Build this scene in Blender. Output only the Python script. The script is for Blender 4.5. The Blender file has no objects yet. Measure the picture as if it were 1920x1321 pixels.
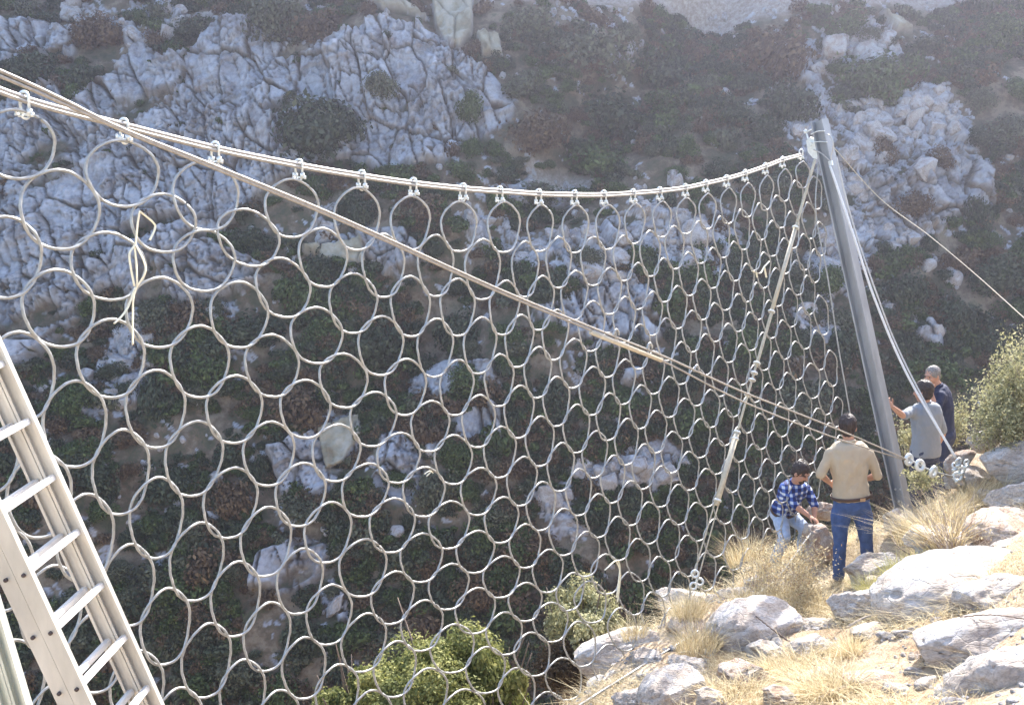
import bpy, bmesh, math, random
import numpy as np
from mathutils import Vector, Matrix, Euler

random.seed(7); RNG = np.random.default_rng(7)
scene = bpy.context.scene
COL = scene.collection
rad = math.radians

# ------------------------------------------------------------------ camera, sky, sun, exposure
CAM = np.array([0.0, 0.0, 5.0]); PITCH = 10.0; FPX = 1884.0
cd = bpy.data.cameras.new('camera'); cd.sensor_width = 36.0; cd.lens = FPX / 1920 * 36
cd.clip_start = 0.05; cd.clip_end = 2000
co = bpy.data.objects.new('camera', cd); COL.objects.link(co)
co.location = CAM; co.rotation_euler = (rad(90 - PITCH), 0, 0)
scene.camera = co
SUN_EL, SUN_AZ = 43.0, 24.0          # azimuth measured from +Y towards +X
w = bpy.data.worlds.new('World'); scene.world = w; w.use_nodes = True
nt = w.node_tree; bg = nt.nodes['Background']
sky = nt.nodes.new('ShaderNodeTexSky'); sky.sky_type = 'NISHITA'; sky.sun_disc = False
sky.sun_elevation = rad(SUN_EL); sky.sun_rotation = rad(SUN_AZ); sky.air_density = 1.0; sky.dust_density = 2.2; sky.ozone_density = 0.8
nt.links.new(sky.outputs[0], bg.inputs[0]); bg.inputs[1].default_value = 0.15
sd = bpy.data.lights.new('sun', 'SUN'); sd.energy = 3.3; sd.angle = rad(0.5); sd.color = (1.0, 0.965, 0.91)
so = bpy.data.objects.new('sun', sd); COL.objects.link(so)
sdir = Vector((math.cos(rad(SUN_EL)) * math.sin(rad(SUN_AZ)), math.cos(rad(SUN_EL)) * math.cos(rad(SUN_AZ)), math.sin(rad(SUN_EL))))
so.rotation_euler = sdir.to_track_quat('Z', 'Y').to_euler(); so.location = sdir * 60
vs = scene.view_settings; vs.view_transform = 'Standard'; vs.look = 'None'; vs.gamma = 1; vs.exposure = 2.0

# ------------------------------------------------------------------ maths helpers
cp, sp_ = math.cos(rad(PITCH)), math.sin(rad(PITCH))
def ray(px, py):
    u = (np.asarray(px, float) - 960) / FPX; v = -(np.asarray(py, float) - 660.5) / FPX
    return np.stack([u, cp + v * sp_, -sp_ + v * cp], -1)
def P(px, py, Y):
    d = ray(px, py); return CAM + d * (np.asarray(Y, float) / d[..., 1])[..., None]
def project(p):
    q = np.asarray(p, float) - CAM
    zc = q[..., 1] * cp - q[..., 2] * sp_; up = q[..., 1] * sp_ + q[..., 2] * cp
    return 960 + FPX * q[..., 0] / zc, 660.5 - FPX * up / zc
def camf(x, d, z):      # right, down, depth of the camera frame to world
    return CAM + np.array([x, z * cp - d * sp_, -z * sp_ - d * cp])
def hash2(i, j, s):
    n = (i.astype(np.int64) * 374761393 + j.astype(np.int64) * 668265263 + s * 2147483647 + 12345) & 0xffffffff
    n = ((n ^ (n >> 13)) * 1274126177) & 0xffffffff
    n = ((n ^ (n >> 16)) * 2246822519) & 0xffffffff
    return ((n ^ (n >> 15)) & 0xffffff) / float(0xffffff)
def vnoise(x, y, s=0):
    i = np.floor(x); j = np.floor(y); fx = x - i; fy = y - j
    fx = fx * fx * (3 - 2 * fx); fy = fy * fy * (3 - 2 * fy)
    a = hash2(i, j, s); b = hash2(i + 1, j, s); c = hash2(i, j + 1, s); d = hash2(i + 1, j + 1, s)
    return (a + (b - a) * fx) * (1 - fy) + (c + (d - c) * fx) * fy
def fbm(x, y, s=0, o=4, g=0.5):
    t = 0; a = 1; n = 0
    for k in range(o):
        t = t + a * (vnoise(x, y, s + k * 17) * 2 - 1); n += a; a *= g; x = x * 2.03 + 5.1; y = y * 2.03 + 3.7
    return t / n
def voronoi(x, y, s=0):
    i0 = np.floor(x); j0 = np.floor(y)
    f1 = np.full(x.shape, 9.0); f2 = np.full(x.shape, 9.0); ci = np.zeros(x.shape); cj = np.zeros(x.shape); cx = np.zeros(x.shape); cy = np.zeros(x.shape)
    for di in (-1, 0, 1):
        for dj in (-1, 0, 1):
            i = i0 + di; j = j0 + dj
            qx = i + 0.1 + 0.8 * hash2(i, j, s + 1); qy = j + 0.1 + 0.8 * hash2(i, j, s + 2)
            d = np.hypot(qx - x, qy - y)
            m = d < f1
            f2 = np.where(m, f1, np.minimum(f2, d)); f1 = np.where(m, d, f1)
            ci = np.where(m, i, ci); cj = np.where(m, j, cj); cx = np.where(m, qx, cx); cy = np.where(m, qy, cy)
    return f1, f2, ci, cj, x - cx, y - cy
def hash3n(p, s=0):     # 3-D value noise on Nx3
    i = np.floor(p); f = p - i; f = f * f * (3 - 2 * f); r = 0
    for a in (0, 1):
        for b in (0, 1):
            for c in (0, 1):
                h = hash2(i[:, 0] + a + (i[:, 2] + c) * 57, i[:, 1] + b + (i[:, 2] + c) * 131, s)
                r = r + h * (f[:, 0] if a else 1 - f[:, 0]) * (f[:, 1] if b else 1 - f[:, 1]) * (f[:, 2] if c else 1 - f[:, 2])
    return r * 2 - 1
def fbm3(p, s=0, o=4, g=0.5):
    t = 0; a = 1; n = 0
    for k in range(o):
        t = t + a * hash3n(p, s + 31 * k); n += a; a *= g; p = p * 2.03 + 7.3
    return t / n
def sstep(a, b, x):
    t = np.clip((x - a) / (b - a), 0, 1); return t * t * (3 - 2 * t)
def polydist(px, py, poly):      # signed distance, positive inside
    poly = np.array(poly, float); n = len(poly); d = np.full(px.shape, 1e9); ins = np.zeros(px.shape, bool)
    for k in range(n):
        x0, y0 = poly[k]; x1, y1 = poly[(k + 1) % n]
        ex, ey = x1 - x0, y1 - y0; t = np.clip(((px - x0) * ex + (py - y0) * ey) / (ex * ex + ey * ey + 1e-9), 0, 1)
        d = np.minimum(d, np.hypot(px - x0 - t * ex, py - y0 - t * ey))
        c = ((y0 > py) != (y1 > py)) & (px < (x1 - x0) * (py - y0) / (y1 - y0 + 1e-12) + x0); ins ^= c
    return np.where(ins, d, -d)
def tps_fit(X, V, lam=1e-3):
    X = np.array(X, float); V = np.array(V, float); n = len(X)
    r = np.linalg.norm(X[:, None] - X[None], axis=2); K = np.where(r > 0, r * r * np.log(r + 1e-12), 0) + lam * np.eye(n)
    A = np.zeros((n + 3, n + 3)); A[:n, :n] = K; A[:n, n] = 1; A[:n, n + 1:] = X; A[n, :n] = 1; A[n + 1:, :n] = X.T
    b = np.zeros((n + 3,) + V.shape[1:]); b[:n] = V; W = np.linalg.solve(A, b)
    def f(Q):
        Q = np.array(Q, float).reshape(-1, 2); out = np.zeros((len(Q),) + V.shape[1:])
        for s in range(0, len(Q), 20000):
            q = Q[s:s + 20000]; r = np.linalg.norm(q[:, None] - X[None], axis=2)
            U = np.where(r > 0, r * r * np.log(r + 1e-12), 0)
            out[s:s + 20000] = U @ W[:n] + W[n] + q @ W[n + 1:]
        return out
    return f

# ------------------------------------------------------------------ materials
def N(nt, t, **kw):
    n = nt.nodes.new(t)
    for k, v in kw.items():
        if k in n.inputs: n.inputs[k].default_value = v
        else: setattr(n, k, v)
    return n
def newmat(name):
    m = bpy.data.materials.new(name); m.use_nodes = True
    return m, m.node_tree, m.node_tree.nodes['Principled BSDF']
def noise_col(nt, scale, stops, detail=6, rough=0.6, coord='Object', stretch=None, dist=0.0):
    tc = N(nt, 'ShaderNodeTexCoord'); src = tc.outputs[coord]
    if stretch:
        mp = N(nt, 'ShaderNodeMapping'); mp.inputs['Scale'].default_value = stretch
        nt.links.new(src, mp.inputs[0]); src = mp.outputs[0]
    no = N(nt, 'ShaderNodeTexNoise', Scale=scale, Detail=detail, Roughness=rough, Distortion=dist); nt.links.new(src, no.inputs['Vector'])
    cr = N(nt, 'ShaderNodeValToRGB'); nt.links.new(no.outputs['Fac'], cr.inputs[0])
    el = cr.color_ramp.elements
    while len(el) < len(stops): el.new(0.5)
    for e, (p, c) in zip(el, stops): e.position = p; e.color = (*c, 1)
    return no, cr, src
def bump(nt, bsdf, h, strength, dist):
    b = N(nt, 'ShaderNodeBump', Strength=strength, Distance=dist); nt.links.new(h, b.inputs['Height']); nt.links.new(b.outputs[0], bsdf.inputs['Normal']); return b
def simple(name, c, rough=0.6, metal=0.0, var=0.15, scale=8, bs=0.15, bd=0.01, stretch=None):
    m, nt, b = newmat(name)
    lo = tuple(max(0, x * (1 - var)) for x in c); hi = tuple(min(1, x * (1 + var)) for x in c)
    no, cr, s = noise_col(nt, scale, [(0.3, lo), (0.7, hi)], stretch=stretch)
    nt.links.new(cr.outputs[0], b.inputs['Base Color']); b.inputs['Roughness'].default_value = rough; b.inputs['Metallic'].default_value = metal
    if bs: bump(nt, b, no.outputs['Fac'], bs, bd)
    return m
def leafmat(name, stops, trans=0.25):
    m, nt, b = newmat(name)
    at = N(nt, 'ShaderNodeAttribute', attribute_name='tone'); cr = N(nt, 'ShaderNodeValToRGB'); nt.links.new(at.outputs['Fac'], cr.inputs[0])
    el = cr.color_ramp.elements
    while len(el) < len(stops): el.new(0.5)
    for e, (p, c) in zip(el, stops): e.position = p; e.color = (*c, 1)
    nt.links.new(cr.outputs[0], b.inputs['Base Color']); b.inputs['Roughness'].default_value = 0.7
    b.inputs['Specular IOR Level'].default_value = 0.25
    if trans:
        tr = N(nt, 'ShaderNodeBsdfTranslucent'); nt.links.new(cr.outputs[0], tr.inputs[0])
        mx = N(nt, 'ShaderNodeMixShader'); mx.inputs[0].default_value = trans
        nt.links.new(b.outputs[0], mx.inputs[1]); nt.links.new(tr.outputs[0], mx.inputs[2])
        nt.links.new(mx.outputs[0], nt.nodes['Material Output'].inputs[0])
    return m

M = {}
M['galv'] = simple('galvanised_wire', (0.36, 0.36, 0.345), 0.45, 0.4, 0.2, 30, 0.2, 0.002)
M['galv_bright'] = simple('zinc_plated_steel', (0.68, 0.70, 0.68), 0.38, 0.4, 0.12, 30, 0.1, 0.002)
M['beam'] = simple('galvanised_beam', (0.29, 0.305, 0.325), 0.55, 0.25, 0.18, 6, 0.08, 0.002, (1, 1, 0.25))
M['rope'] = simple('steel_rope', (0.34, 0.31, 0.27), 0.5, 0.3, 0.25, 60, 0.3, 0.002)
M['rope_bright'] = simple('bright_steel_rope', (0.47, 0.45, 0.43), 0.4, 0.4, 0.15, 60, 0.3, 0.002)
M['rope_white'] = simple('white_steel_rope', (0.68, 0.66, 0.64), 0.45, 0.2, 0.12, 60, 0.3, 0.002)
M['rope_tan'] = simple('tan_rope', (0.46, 0.40, 0.29), 0.7, 0.0, 0.2, 40, 0.3, 0.003)
M['tube_tan'] = simple('tan_brake_tube', (0.50, 0.44, 0.33), 0.55, 0.1, 0.15, 20, 0.2, 0.003)
M['alu'] = simple('worn_aluminium', (0.55, 0.52, 0.47), 0.45, 0.3, 0.28, 4, 0.1, 0.002, (1, 1, 0.3))
M['alu_rung'] = simple('bare_aluminium_rung', (0.78, 0.77, 0.76), 0.36, 0.4, 0.1, 12, 0.1, 0.002)
M['alu_green'] = simple('pale_greenish_aluminium', (0.60, 0.59, 0.49), 0.45, 0.25, 0.12, 6, 0.1, 0.002)
M['rivet'] = simple('dark_rivet', (0.07, 0.05, 0.05), 0.6, 0.2)
M['strap'] = simple('cream_strap', (0.80, 0.74, 0.56), 0.8, 0, 0.1, 40)
M['skin'] = simple('skin', (0.45, 0.24, 0.16), 0.55, 0, 0.08, 20, 0.05, 0.002)
M['hair_dark'] = simple('dark_hair', (0.035, 0.022, 0.018), 0.6, 0, 0.5, 90, 0.6, 0.003, (1, 1, 0.25))
M['hair_grey'] = simple('grey_hair', (0.20, 0.185, 0.17), 0.7, 0, 0.4, 90, 0.6, 0.003, (1, 1, 0.25))
M['khaki'] = simple('khaki_cotton', (0.44, 0.36, 0.26), 0.85, 0, 0.06, 9, 0.6, 0.03)
M['greyshirt'] = simple('grey_cotton', (0.23, 0.25, 0.28), 0.85, 0, 0.06, 9, 0.6, 0.03)
M['navyshirt'] = simple('navy_cotton', (0.018, 0.025, 0.06), 0.85, 0, 0.1, 9, 0.6, 0.03)
M['denim'] = simple('blue_denim', (0.045, 0.085, 0.21), 0.85, 0, 0.25, 12, 0.6, 0.02)
M['denim_pale'] = simple('pale_denim', (0.36, 0.43, 0.55), 0.85, 0, 0.2, 12, 0.6, 0.02)
M['navytrouser'] = simple('navy_trousers', (0.03, 0.04, 0.08), 0.85, 0, 0.2, 12, 0.6, 0.02)
M['leather'] = simple('brown_leather', (0.06, 0.03, 0.02), 0.5)
M['patch'] = simple('tan_leather_patch', (0.45, 0.28, 0.15), 0.6)
M['shoe'] = simple('dusty_boot', (0.10, 0.075, 0.06), 0.7)
M['eye'] = simple('dark_eye', (0.02, 0.015, 0.012), 0.3)
M['bark'] = simple('bark', (0.14, 0.10, 0.075), 0.85, 0, 0.4, 14, 0.8, 0.02, (1, 1, 0.25))
M['twig'] = simple('dead_wood', (0.36, 0.30, 0.25), 0.8, 0, 0.3, 20, 0.5, 0.005)
M['leaf_olive'] = leafmat('dark_scrub_leaves', [(0, (0.020, 0.028, 0.017)), (0.5, (0.046, 0.06, 0.034)), (1, (0.11, 0.125, 0.07))], 0.2)
M['leaf_green'] = leafmat('green_scrub_leaves', [(0, (0.026, 0.04, 0.015)), (0.5, (0.062, 0.09, 0.03)), (1, (0.13, 0.17, 0.06))], 0.2)
M['leaf_brown'] = leafmat('brown_scrub_leaves', [(0, (0.05, 0.034, 0.022)), (0.5, (0.11, 0.075, 0.045)), (1, (0.19, 0.135, 0.075))], 0.2)
M['leaf_grey'] = leafmat('grey_green_scrub_leaves', [(0, (0.04, 0.045, 0.03)), (0.5, (0.09, 0.098, 0.06)), (1, (0.16, 0.165, 0.10))], 0.2)
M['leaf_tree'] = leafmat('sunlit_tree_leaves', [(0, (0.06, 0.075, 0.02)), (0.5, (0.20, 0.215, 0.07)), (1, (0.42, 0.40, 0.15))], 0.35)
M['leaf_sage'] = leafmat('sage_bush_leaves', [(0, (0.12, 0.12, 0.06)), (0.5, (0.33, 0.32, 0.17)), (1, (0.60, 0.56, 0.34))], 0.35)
M['grass'] = leafmat('dry_straw', [(0, (0.24, 0.16, 0.09)), (0.5, (0.56, 0.46, 0.27)), (1, (0.82, 0.74, 0.52))], 0.35)
M['grass_green'] = leafmat('greenish_straw', [(0, (0.20, 0.19, 0.07)), (0.5, (0.42, 0.40, 0.16)), (1, (0.66, 0.60, 0.30))], 0.35)

def rockmat(name, base, warm, dark, scale, bs):
    m, nt, b = newmat(name)
    no, cr, src = noise_col(nt, scale, [(0.28, dark), (0.42, warm), (0.55, base), (0.75, tuple(min(1, c * 1.12) for c in base))], 9, 0.62, dist=0.6)
    n2 = N(nt, 'ShaderNodeTexNoise', Scale=scale * 9, Detail=8, Roughness=0.7); nt.links.new(src, n2.inputs['Vector'])
    mr = N(nt, 'ShaderNodeMapRange'); nt.links.new(n2.outputs['Fac'], mr.inputs[0])
    mr.inputs[1].default_value = 0.3; mr.inputs[2].default_value = 0.6; mr.inputs[3].default_value = 0.55; mr.inputs[4].default_value = 1.0
    mx = N(nt, 'ShaderNodeMix', data_type='RGBA', blend_type='MULTIPLY'); mx.inputs[0].default_value = 1
    nt.links.new(cr.outputs[0], mx.inputs[6]); nt.links.new(mr.outputs[0], mx.inputs[7]); nt.links.new(mx.outputs[2], b.inputs['Base Color'])
    b.inputs['Roughness'].default_value = 0.9; b.inputs['Specular IOR Level'].default_value = 0.2
    vo = N(nt, 'ShaderNodeTexVoronoi', Scale=scale * 2.2, feature='DISTANCE_TO_EDGE'); nt.links.new(src, vo.inputs['Vector'])
    ma = N(nt, 'ShaderNodeMath', operation='MINIMUM'); nt.links.new(vo.outputs['Distance'], ma.inputs[0]); ma.inputs[1].default_value = 0.06
    mb = N(nt, 'ShaderNodeMath', operation='MULTIPLY_ADD'); nt.links.new(ma.outputs[0], mb.inputs[0]); mb.inputs[1].default_value = 5.0; nt.links.new(n2.outputs['Fac'], mb.inputs[2])
    bump(nt, b, mb.outputs[0], bs, 0.03)
    return m
M['boulder'] = rockmat('pale_limestone', (0.60, 0.565, 0.535), (0.53, 0.45, 0.38), (0.34, 0.30, 0.28), 1.6, 0.8)
M['boulder_warm'] = rockmat('warm_limestone', (0.56, 0.49, 0.43), (0.49, 0.35, 0.26), (0.26, 0.20, 0.17), 1.8, 0.8)
M['scree'] = rockmat('scree_limestone', (0.38, 0.38, 0.39), (0.31, 0.28, 0.26), (0.17, 0.15, 0.14), 1.5, 0.5)

# ------------------------------------------------------------------ object helpers
def link(o, parent=None):
    COL.objects.link(o)
    if parent is not None: o.parent = parent
    return o
def tag(o, label=None, cat=None, group=None, kind=None):
    if label: o['label'] = label
    if cat: o['category'] = cat
    if group: o['group'] = group
    if kind: o['kind'] = kind
    return o
def thing(name, label, cat, loc=(0, 0, 0), group=None):
    o = bpy.data.objects.new(name, None); o.empty_display_size = 0.1; o.location = tuple(loc); link(o)
    return tag(o, label, cat, group)
def mesh_np(name, V, F, mat, parent=None, smooth=True, loc=None, tone=None):
    """V Nx3, F MxK (uniform) or list; tone: per-face float"""
    me = bpy.data.meshes.new(name)
    V = np.asarray(V, np.float32)
    if isinstance(F, np.ndarray):
        k = F.shape[1]; me.vertices.add(len(V)); me.vertices.foreach_set('co', V.ravel())
        me.loops.add(F.size); me.loops.foreach_set('vertex_index', F.ravel().astype(np.int32))
        me.polygons.add(len(F)); me.polygons.foreach_set('loop_start', np.arange(0, F.size, k, dtype=np.int32))
        me.update(calc_edges=True); me.validate()
    else:
        me.from_pydata(V.tolist(), [], F); me.update()
    if smooth: me.polygons.foreach_set('use_smooth', np.ones(len(me.polygons), bool))
    if tone is not None and len(tone) == len(me.polygons):
        a = me.attributes.new('tone', 'FLOAT', 'FACE'); a.data.foreach_set('value', np.asarray(tone, np.float32))
    me.materials.append(mat)
    o = bpy.data.objects.new(name, me); link(o, parent)
    if loc is not None: o.location = tuple(loc)
    return o
class MB:
    """collects shapes in world coordinates; build() subtracts the origin"""
    def __init__(s): s.V = []; s.F = []; s.n = 0
    def add(s, V, F):
        s.V.append(np.asarray(V, float)); s.F += [tuple(i + s.n for i in f) for f in F]; s.n += len(V)
    def tube(s, pts, r, seg=8, cap=True, closed=False, twist=0.0, lobes=0, flat=None):
        pts = np.asarray(pts, float); n = len(pts); r = np.broadcast_to(np.asarray(r, float), (n,))
        if closed: T = np.roll(pts, -1, 0) - np.roll(pts, 1, 0)
        else: T = np.gradient(pts, axis=0)
        T /= np.linalg.norm(T, axis=1)[:, None] + 1e-12
        a = np.array([0, 0, 1.0]) if abs(T[0][2]) < 0.9 else np.array([1.0, 0, 0])
        u = np.cross(T[0], a); u /= np.linalg.norm(u); R = []
        L = 0
        for i in range(n):
            u = u - T[i] * (u @ T[i]); u /= np.linalg.norm(u) + 1e-12; v = np.cross(T[i], u)
            if i: L += np.linalg.norm(pts[i] - pts[i - 1])
            ph = np.arange(seg) * 2 * math.pi / seg; ph2 = ph + twist * L
            rr = r[i] * (1 + ((0.13 if lobes == 3 else .09) * np.cos(lobes * ph) if lobes else 0))
            x = rr * np.cos(ph2); y = rr * np.sin(ph2) * (flat if flat else 1)
            R.append(pts[i] + np.outer(x, u) + np.outer(y, v))
        V = np.concatenate(R); F = []
        m = n if closed else n - 1
        for i in range(m):
            j = (i + 1) % n
            for k in range(seg):
                l = (k + 1) % seg; F.append((i * seg + k, i * seg + l, j * seg + l, j * seg + k))
        if cap and not closed: F.append(tuple(range(seg - 1, -1, -1))); F.append(tuple((n - 1) * seg + k for k in range(seg)))
        s.add(V, F); return s
    def obox(s, c, ax, ay, az):      # centre and three half-axis vectors
        c, ax, ay, az = map(lambda q: np.asarray(q, float), (c, ax, ay, az))
        V = [c + i * ax + j * ay + k * az for i in (-1, 1) for j in (-1, 1) for k in (-1, 1)]
        s.add(V, [(0, 1, 3, 2), (4, 6, 7, 5), (0, 4, 5, 1), (2, 3, 7, 6), (0, 2, 6, 4), (1, 5, 7, 3)]); return s
    def prism(s, prof, o, ex, ey, ez0, ez1):      # 2-D profile extruded
        n = len(prof); o, ex, ey = map(lambda q: np.asarray(q, float), (o, ex, ey))
        V = [o + x * ex + y * ey + np.asarray(ez0, float) for x, y in prof] + [o + x * ex + y * ey + np.asarray(ez1, float) for x, y in prof]
        F = [(i, (i + 1) % n, n + (i + 1) % n, n + i) for i in range(n)] + [tuple(range(n - 1, -1, -1)), tuple(range(n, 2 * n))]
        s.add(V, F); return s
    def build(s, name, mat, parent=None, smooth=True, origin=None, bevel=0):
        V = np.concatenate(s.V)
        if origin is None: origin = np.array(parent.location) if parent is not None else V.mean(0)
        me = bpy.data.meshes.new(name); me.from_pydata((V - origin).tolist(), [], s.F); me.update()
        bm = bmesh.new(); bm.from_mesh(me); bmesh.ops.recalc_face_normals(bm, faces=bm.faces); bm.to_mesh(me); bm.free()
        if smooth: me.polygons.foreach_set('use_smooth', np.ones(len(me.polygons), bool))
        me.materials.append(mat); o = bpy.data.objects.new(name, me); link(o, parent)
        if parent is None: o.location = tuple(origin)
        if bevel:
            b = o.modifiers.new('bevel', 'BEVEL'); b.width = bevel; b.segments = 2
        return o
def spline(ctrl, n=60):      # Catmull-Rom through points
    c = np.asarray(ctrl, float); c = np.vstack([2 * c[0] - c[1], c, 2 * c[-1] - c[-2]]); out = []
    m = len(c) - 3
    for t in np.linspace(0, m - 1e-6, n):
        i = int(t); f = t - i; p0, p1, p2, p3 = c[i:i + 4]
        out.append(0.5 * ((2 * p1) + (-p0 + p2) * f + (2 * p0 - 5 * p1 + 4 * p2 - p3) * f * f + (-p0 + 3 * p1 - 3 * p2 + p3) * f ** 3))
    return np.array(out)
def pline(a, b, n=2): return np.linspace(np.asarray(a, float), np.asarray(b, float), n)
# ------------------------------------------------------------------ the far hillside
SL = math.radians(52); MT = 1 / math.tan(SL); HN = np.array([0, -math.sin(SL), math.cos(SL)])
def hill_px(px, py):      # pixel ray meets the mean plane of the hillside
    d = ray(px, py); t = 60 / (d[..., 1] - d[..., 2] * MT); return CAM + d * t[..., None]
ROCK = [  # outline, strength, kind (0 cliff, 1 rubble)
 ([(0,190),(60,170),(130,185),(200,140),(260,110),(330,95),(420,60),(520,70),(560,95),(640,80),(700,60),(780,75),(860,90),(930,170),(970,200),(950,260),(880,250),(840,290),(780,320),(720,320),(650,310),(600,300),(540,330),(470,390),(420,430),(340,430),(320,480),(260,540),(190,550),(150,600),(90,640),(40,680),(-40,710),(-300,760),(-300,200)], 1.0, 0),
 ([(-200,30),(60,40),(110,60),(140,100),(60,110),(20,150),(-200,160)], 1.0, 0),
 ([(120,10),(260,5),(420,20),(480,60),(330,90),(220,90),(150,60)], .7, 1),
 ([(500,0),(800,0),(830,60),(700,50),(560,50)], .5, 1),
 ([(1500,250),(1530,210),(1600,140),(1680,160),(1760,150),(1820,160),(1870,250),(1860,290),(1830,300),(1860,370),(1790,400),(1740,420),(1700,470),(1640,450),(1620,500),(1560,560),(1510,540),(1520,470),(1560,420),(1560,330)], 1., 1),
 ([(1640,330),(1720,290),(1800,280),(1850,330),(1860,380),(1800,410),(1700,420),(1650,400)], .9, 0),
 ([(1480,90),(1540,60),(1640,50),(1700,90),(1690,130),(1600,150),(1570,230),(1540,220),(1530,140)], .85, 1),
 ([(1650,80),(1760,50),(1920,40),(1960,70),(1800,100),(1700,110)], .45, 1),
 ([(1600,480),(1700,560),(1790,600),(1830,700),(1760,740),(1700,640),(1600,560)], .45, 1),
 ([(1780,400),(1960,380),(1960,480),(1850,470)], .35, 1),
 ([(870,410),(940,390),(1060,400),(1200,380),(1330,380),(1380,440),(1340,500),(1220,510),(1100,530),(1000,520),(940,460),(880,450)], .8, 1),
 ([(860,340),(960,300),(1100,320),(1130,360),(960,380),(870,370)], .5, 1),
 ([(1010,590),(1080,560),(1180,540),(1260,560),(1260,620),(1180,660),(1080,650),(1020,630)], 1, 0),
 ([(560,420),(640,410),(720,450),(730,520),(640,510),(590,450)], .8, 1),
 ([(660,430),(760,440),(800,500),(740,540),(680,500)], .8, 0),
 ([(300,480),(400,450),(500,490),(500,530),(400,560),(300,550)], .9, 0),
 ([(360,560),(440,560),(450,600),(380,600)], .7, 1),
 ([(190,620),(260,590),(320,620),(300,700),(200,760),(120,780),(100,740)], .8, 1),
 ([(760,690),(830,660),(920,680),(940,730),(860,740),(770,720)], 1, 0),
 ([(580,780),(650,750),(680,790),(650,860),(600,880),(570,830)], 1, 0),
 ([(700,800),(770,780),(790,880),(760,940),(700,920)], 1, 0),
 ([(850,780),(920,760),(930,820),(860,830)], 1, 0),
 ([(500,830),(560,800),(600,870),(640,900),(600,930),(520,920)], 1, 0),
 ([(490,1030),(560,990),(620,1010),(610,1070),(540,1120),(460,1110)], 1, 0),
 ([(1080,870),(1160,850),(1250,820),(1290,850),(1230,900),(1130,920)], .9, 1),
 ([(1000,920),(1060,910),(1090,1000),(1020,1000)], .9, 1),
 ([(1160,680),(1210,690),(1200,720),(1160,715)], 1, 0),
 ([(1490,590),(1560,570),(1570,660),(1500,690)], .8, 1),
 ([(380,1060),(430,1050),(420,1110),(390,1110)], .8, 1),
 ([(580,1100),(640,1080),(640,1150),(590,1150)], .8, 1),
 ([(1060,650),(1120,640),(1120,680),(1070,680)], .8, 1),
 ([(400,640),(480,610),(520,640),(440,690)], .5, 1),
]
SLAB = [[(812,15),(885,-5),(888,80),(862,107),(838,90),(820,60)], [(890,80),(938,82),(945,118),(905,122)], [(1650,20),(1700,45),(1722,62),(1680,58)],
        [(680,12),(760,20),(800,40),(720,40)], [(590,790),(665,755),(672,800),(640,860),(605,872)], [(560,470),(680,455),(690,500),(600,490)]]
GRAVEL = [[(900,-90),(1560,-90),(1560,15),(1440,30),(1200,4),(940,12)], [(1000,290),(1120,300),(1140,350),(1000,350)], [(1540,-90),(2000,-90),(2000,-2),(1560,6)]]
ax_ = np.concatenate([np.arange(-81, -41, 2.0), np.arange(-41, 41, 0.088), np.arange(41, 82, 2.0)])
az_ = np.concatenate([np.arange(-42, -20.5, 1.0), np.arange(-20.5, 19.5, 0.072), np.arange(19.5, 41, 2.0)])
A, Z = np.meshgrid(ax_, az_); shp = A.shape; A = A.ravel(); Z = Z.ravel()
Yb = 60 + (Z - 5) * MT
def warp(A, Z): return A + 0.5 * fbm(A / 2.1, Z / 2.1, 3, 3), Z + 0.5 * fbm(A / 2.1 + 9, Z / 2.1, 4, 3)
HPX, HPY = project(np.stack([A, Yb, Z], -1))
wob = fbm(A / 2.6, Z / 2.6, 11, 5) * 46
cliff = np.zeros(A.shape); rub = np.zeros(A.shape); slab = np.zeros(A.shape); grav = np.zeros(A.shape)
for poly, s, k in ROCK:
    sdp = polydist(HPX, HPY, poly) + wob * (1.0 if k == 0 else 1.5) * (0.6 if len(poly) < 8 else 1)
    m = sstep(-7, 7, sdp) * s
    if k == 0: cliff = np.maximum(cliff, m)
    else: rub = np.maximum(rub, sstep(-25, 25, sdp) * s)
for p in SLAB: slab = np.maximum(slab, sstep(-2, 2, polydist(HPX, HPY, p) + wob * .12))
for p in GRAVEL: grav = np.maximum(grav, sstep(-14, 14, polydist(HPX, HPY, p) + wob * .5))
# terraces of soil that run diagonally through the cliff
terr = fbm((A + 1.6 * Z) / 9, (Z - 0.5 * A) / 2.0, 41, 4)
cliff_full = cliff.copy()
cliff = cliff * (1 - sstep(0.30, 0.40, terr) * 0.95)
wA, wZ = warp(A, Z); sA = wA + 0.30 * wZ      # joints lean
f1, f2, ci, cj, dx, dy = voronoi(sA / .62, wZ / 1.45, 50)
h1 = hash2(ci, cj, 51) - .5 + dx * (hash2(ci, cj, 52) - .5) * 1.3 + dy * (hash2(ci, cj, 53) - .35) * 1.1; c1 = sstep(.01, .10, f2 - f1)
f1, f2, ci, cj, dx, dy = voronoi(sA / .27, wZ / .55, 60)
h2 = hash2(ci, cj, 61) - .5 + dx * (hash2(ci, cj, 62) - .5) * 1.4 + dy * (hash2(ci, cj, 63) - .35) * 1.2; c2 = sstep(.01, .16, f2 - f1)
f1, f2, ci, cj, dx, dy = voronoi(sA / .24, wZ / .36, 70)
h3 = hash2(ci, cj, 71) - .5; c3 = sstep(0, .25, f2 - f1)
frac = sstep(-.25, .25, fbm(A / 5, Z / 5, 80, 3))      # how finely broken
big = fbm(sA / 3.5, wZ / 6.0, 75, 3)
f1, f2, ci, cj, dx, dy = voronoi(sA / 2.0, wZ / 3.0, 55)
h0 = hash2(ci, cj, 56) - .5 + dx * (hash2(ci, cj, 57) - .5) * 1.2 + dy * (hash2(ci, cj, 58) - .3) * .9; c0 = sstep(.005, .07, f2 - f1)
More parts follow.
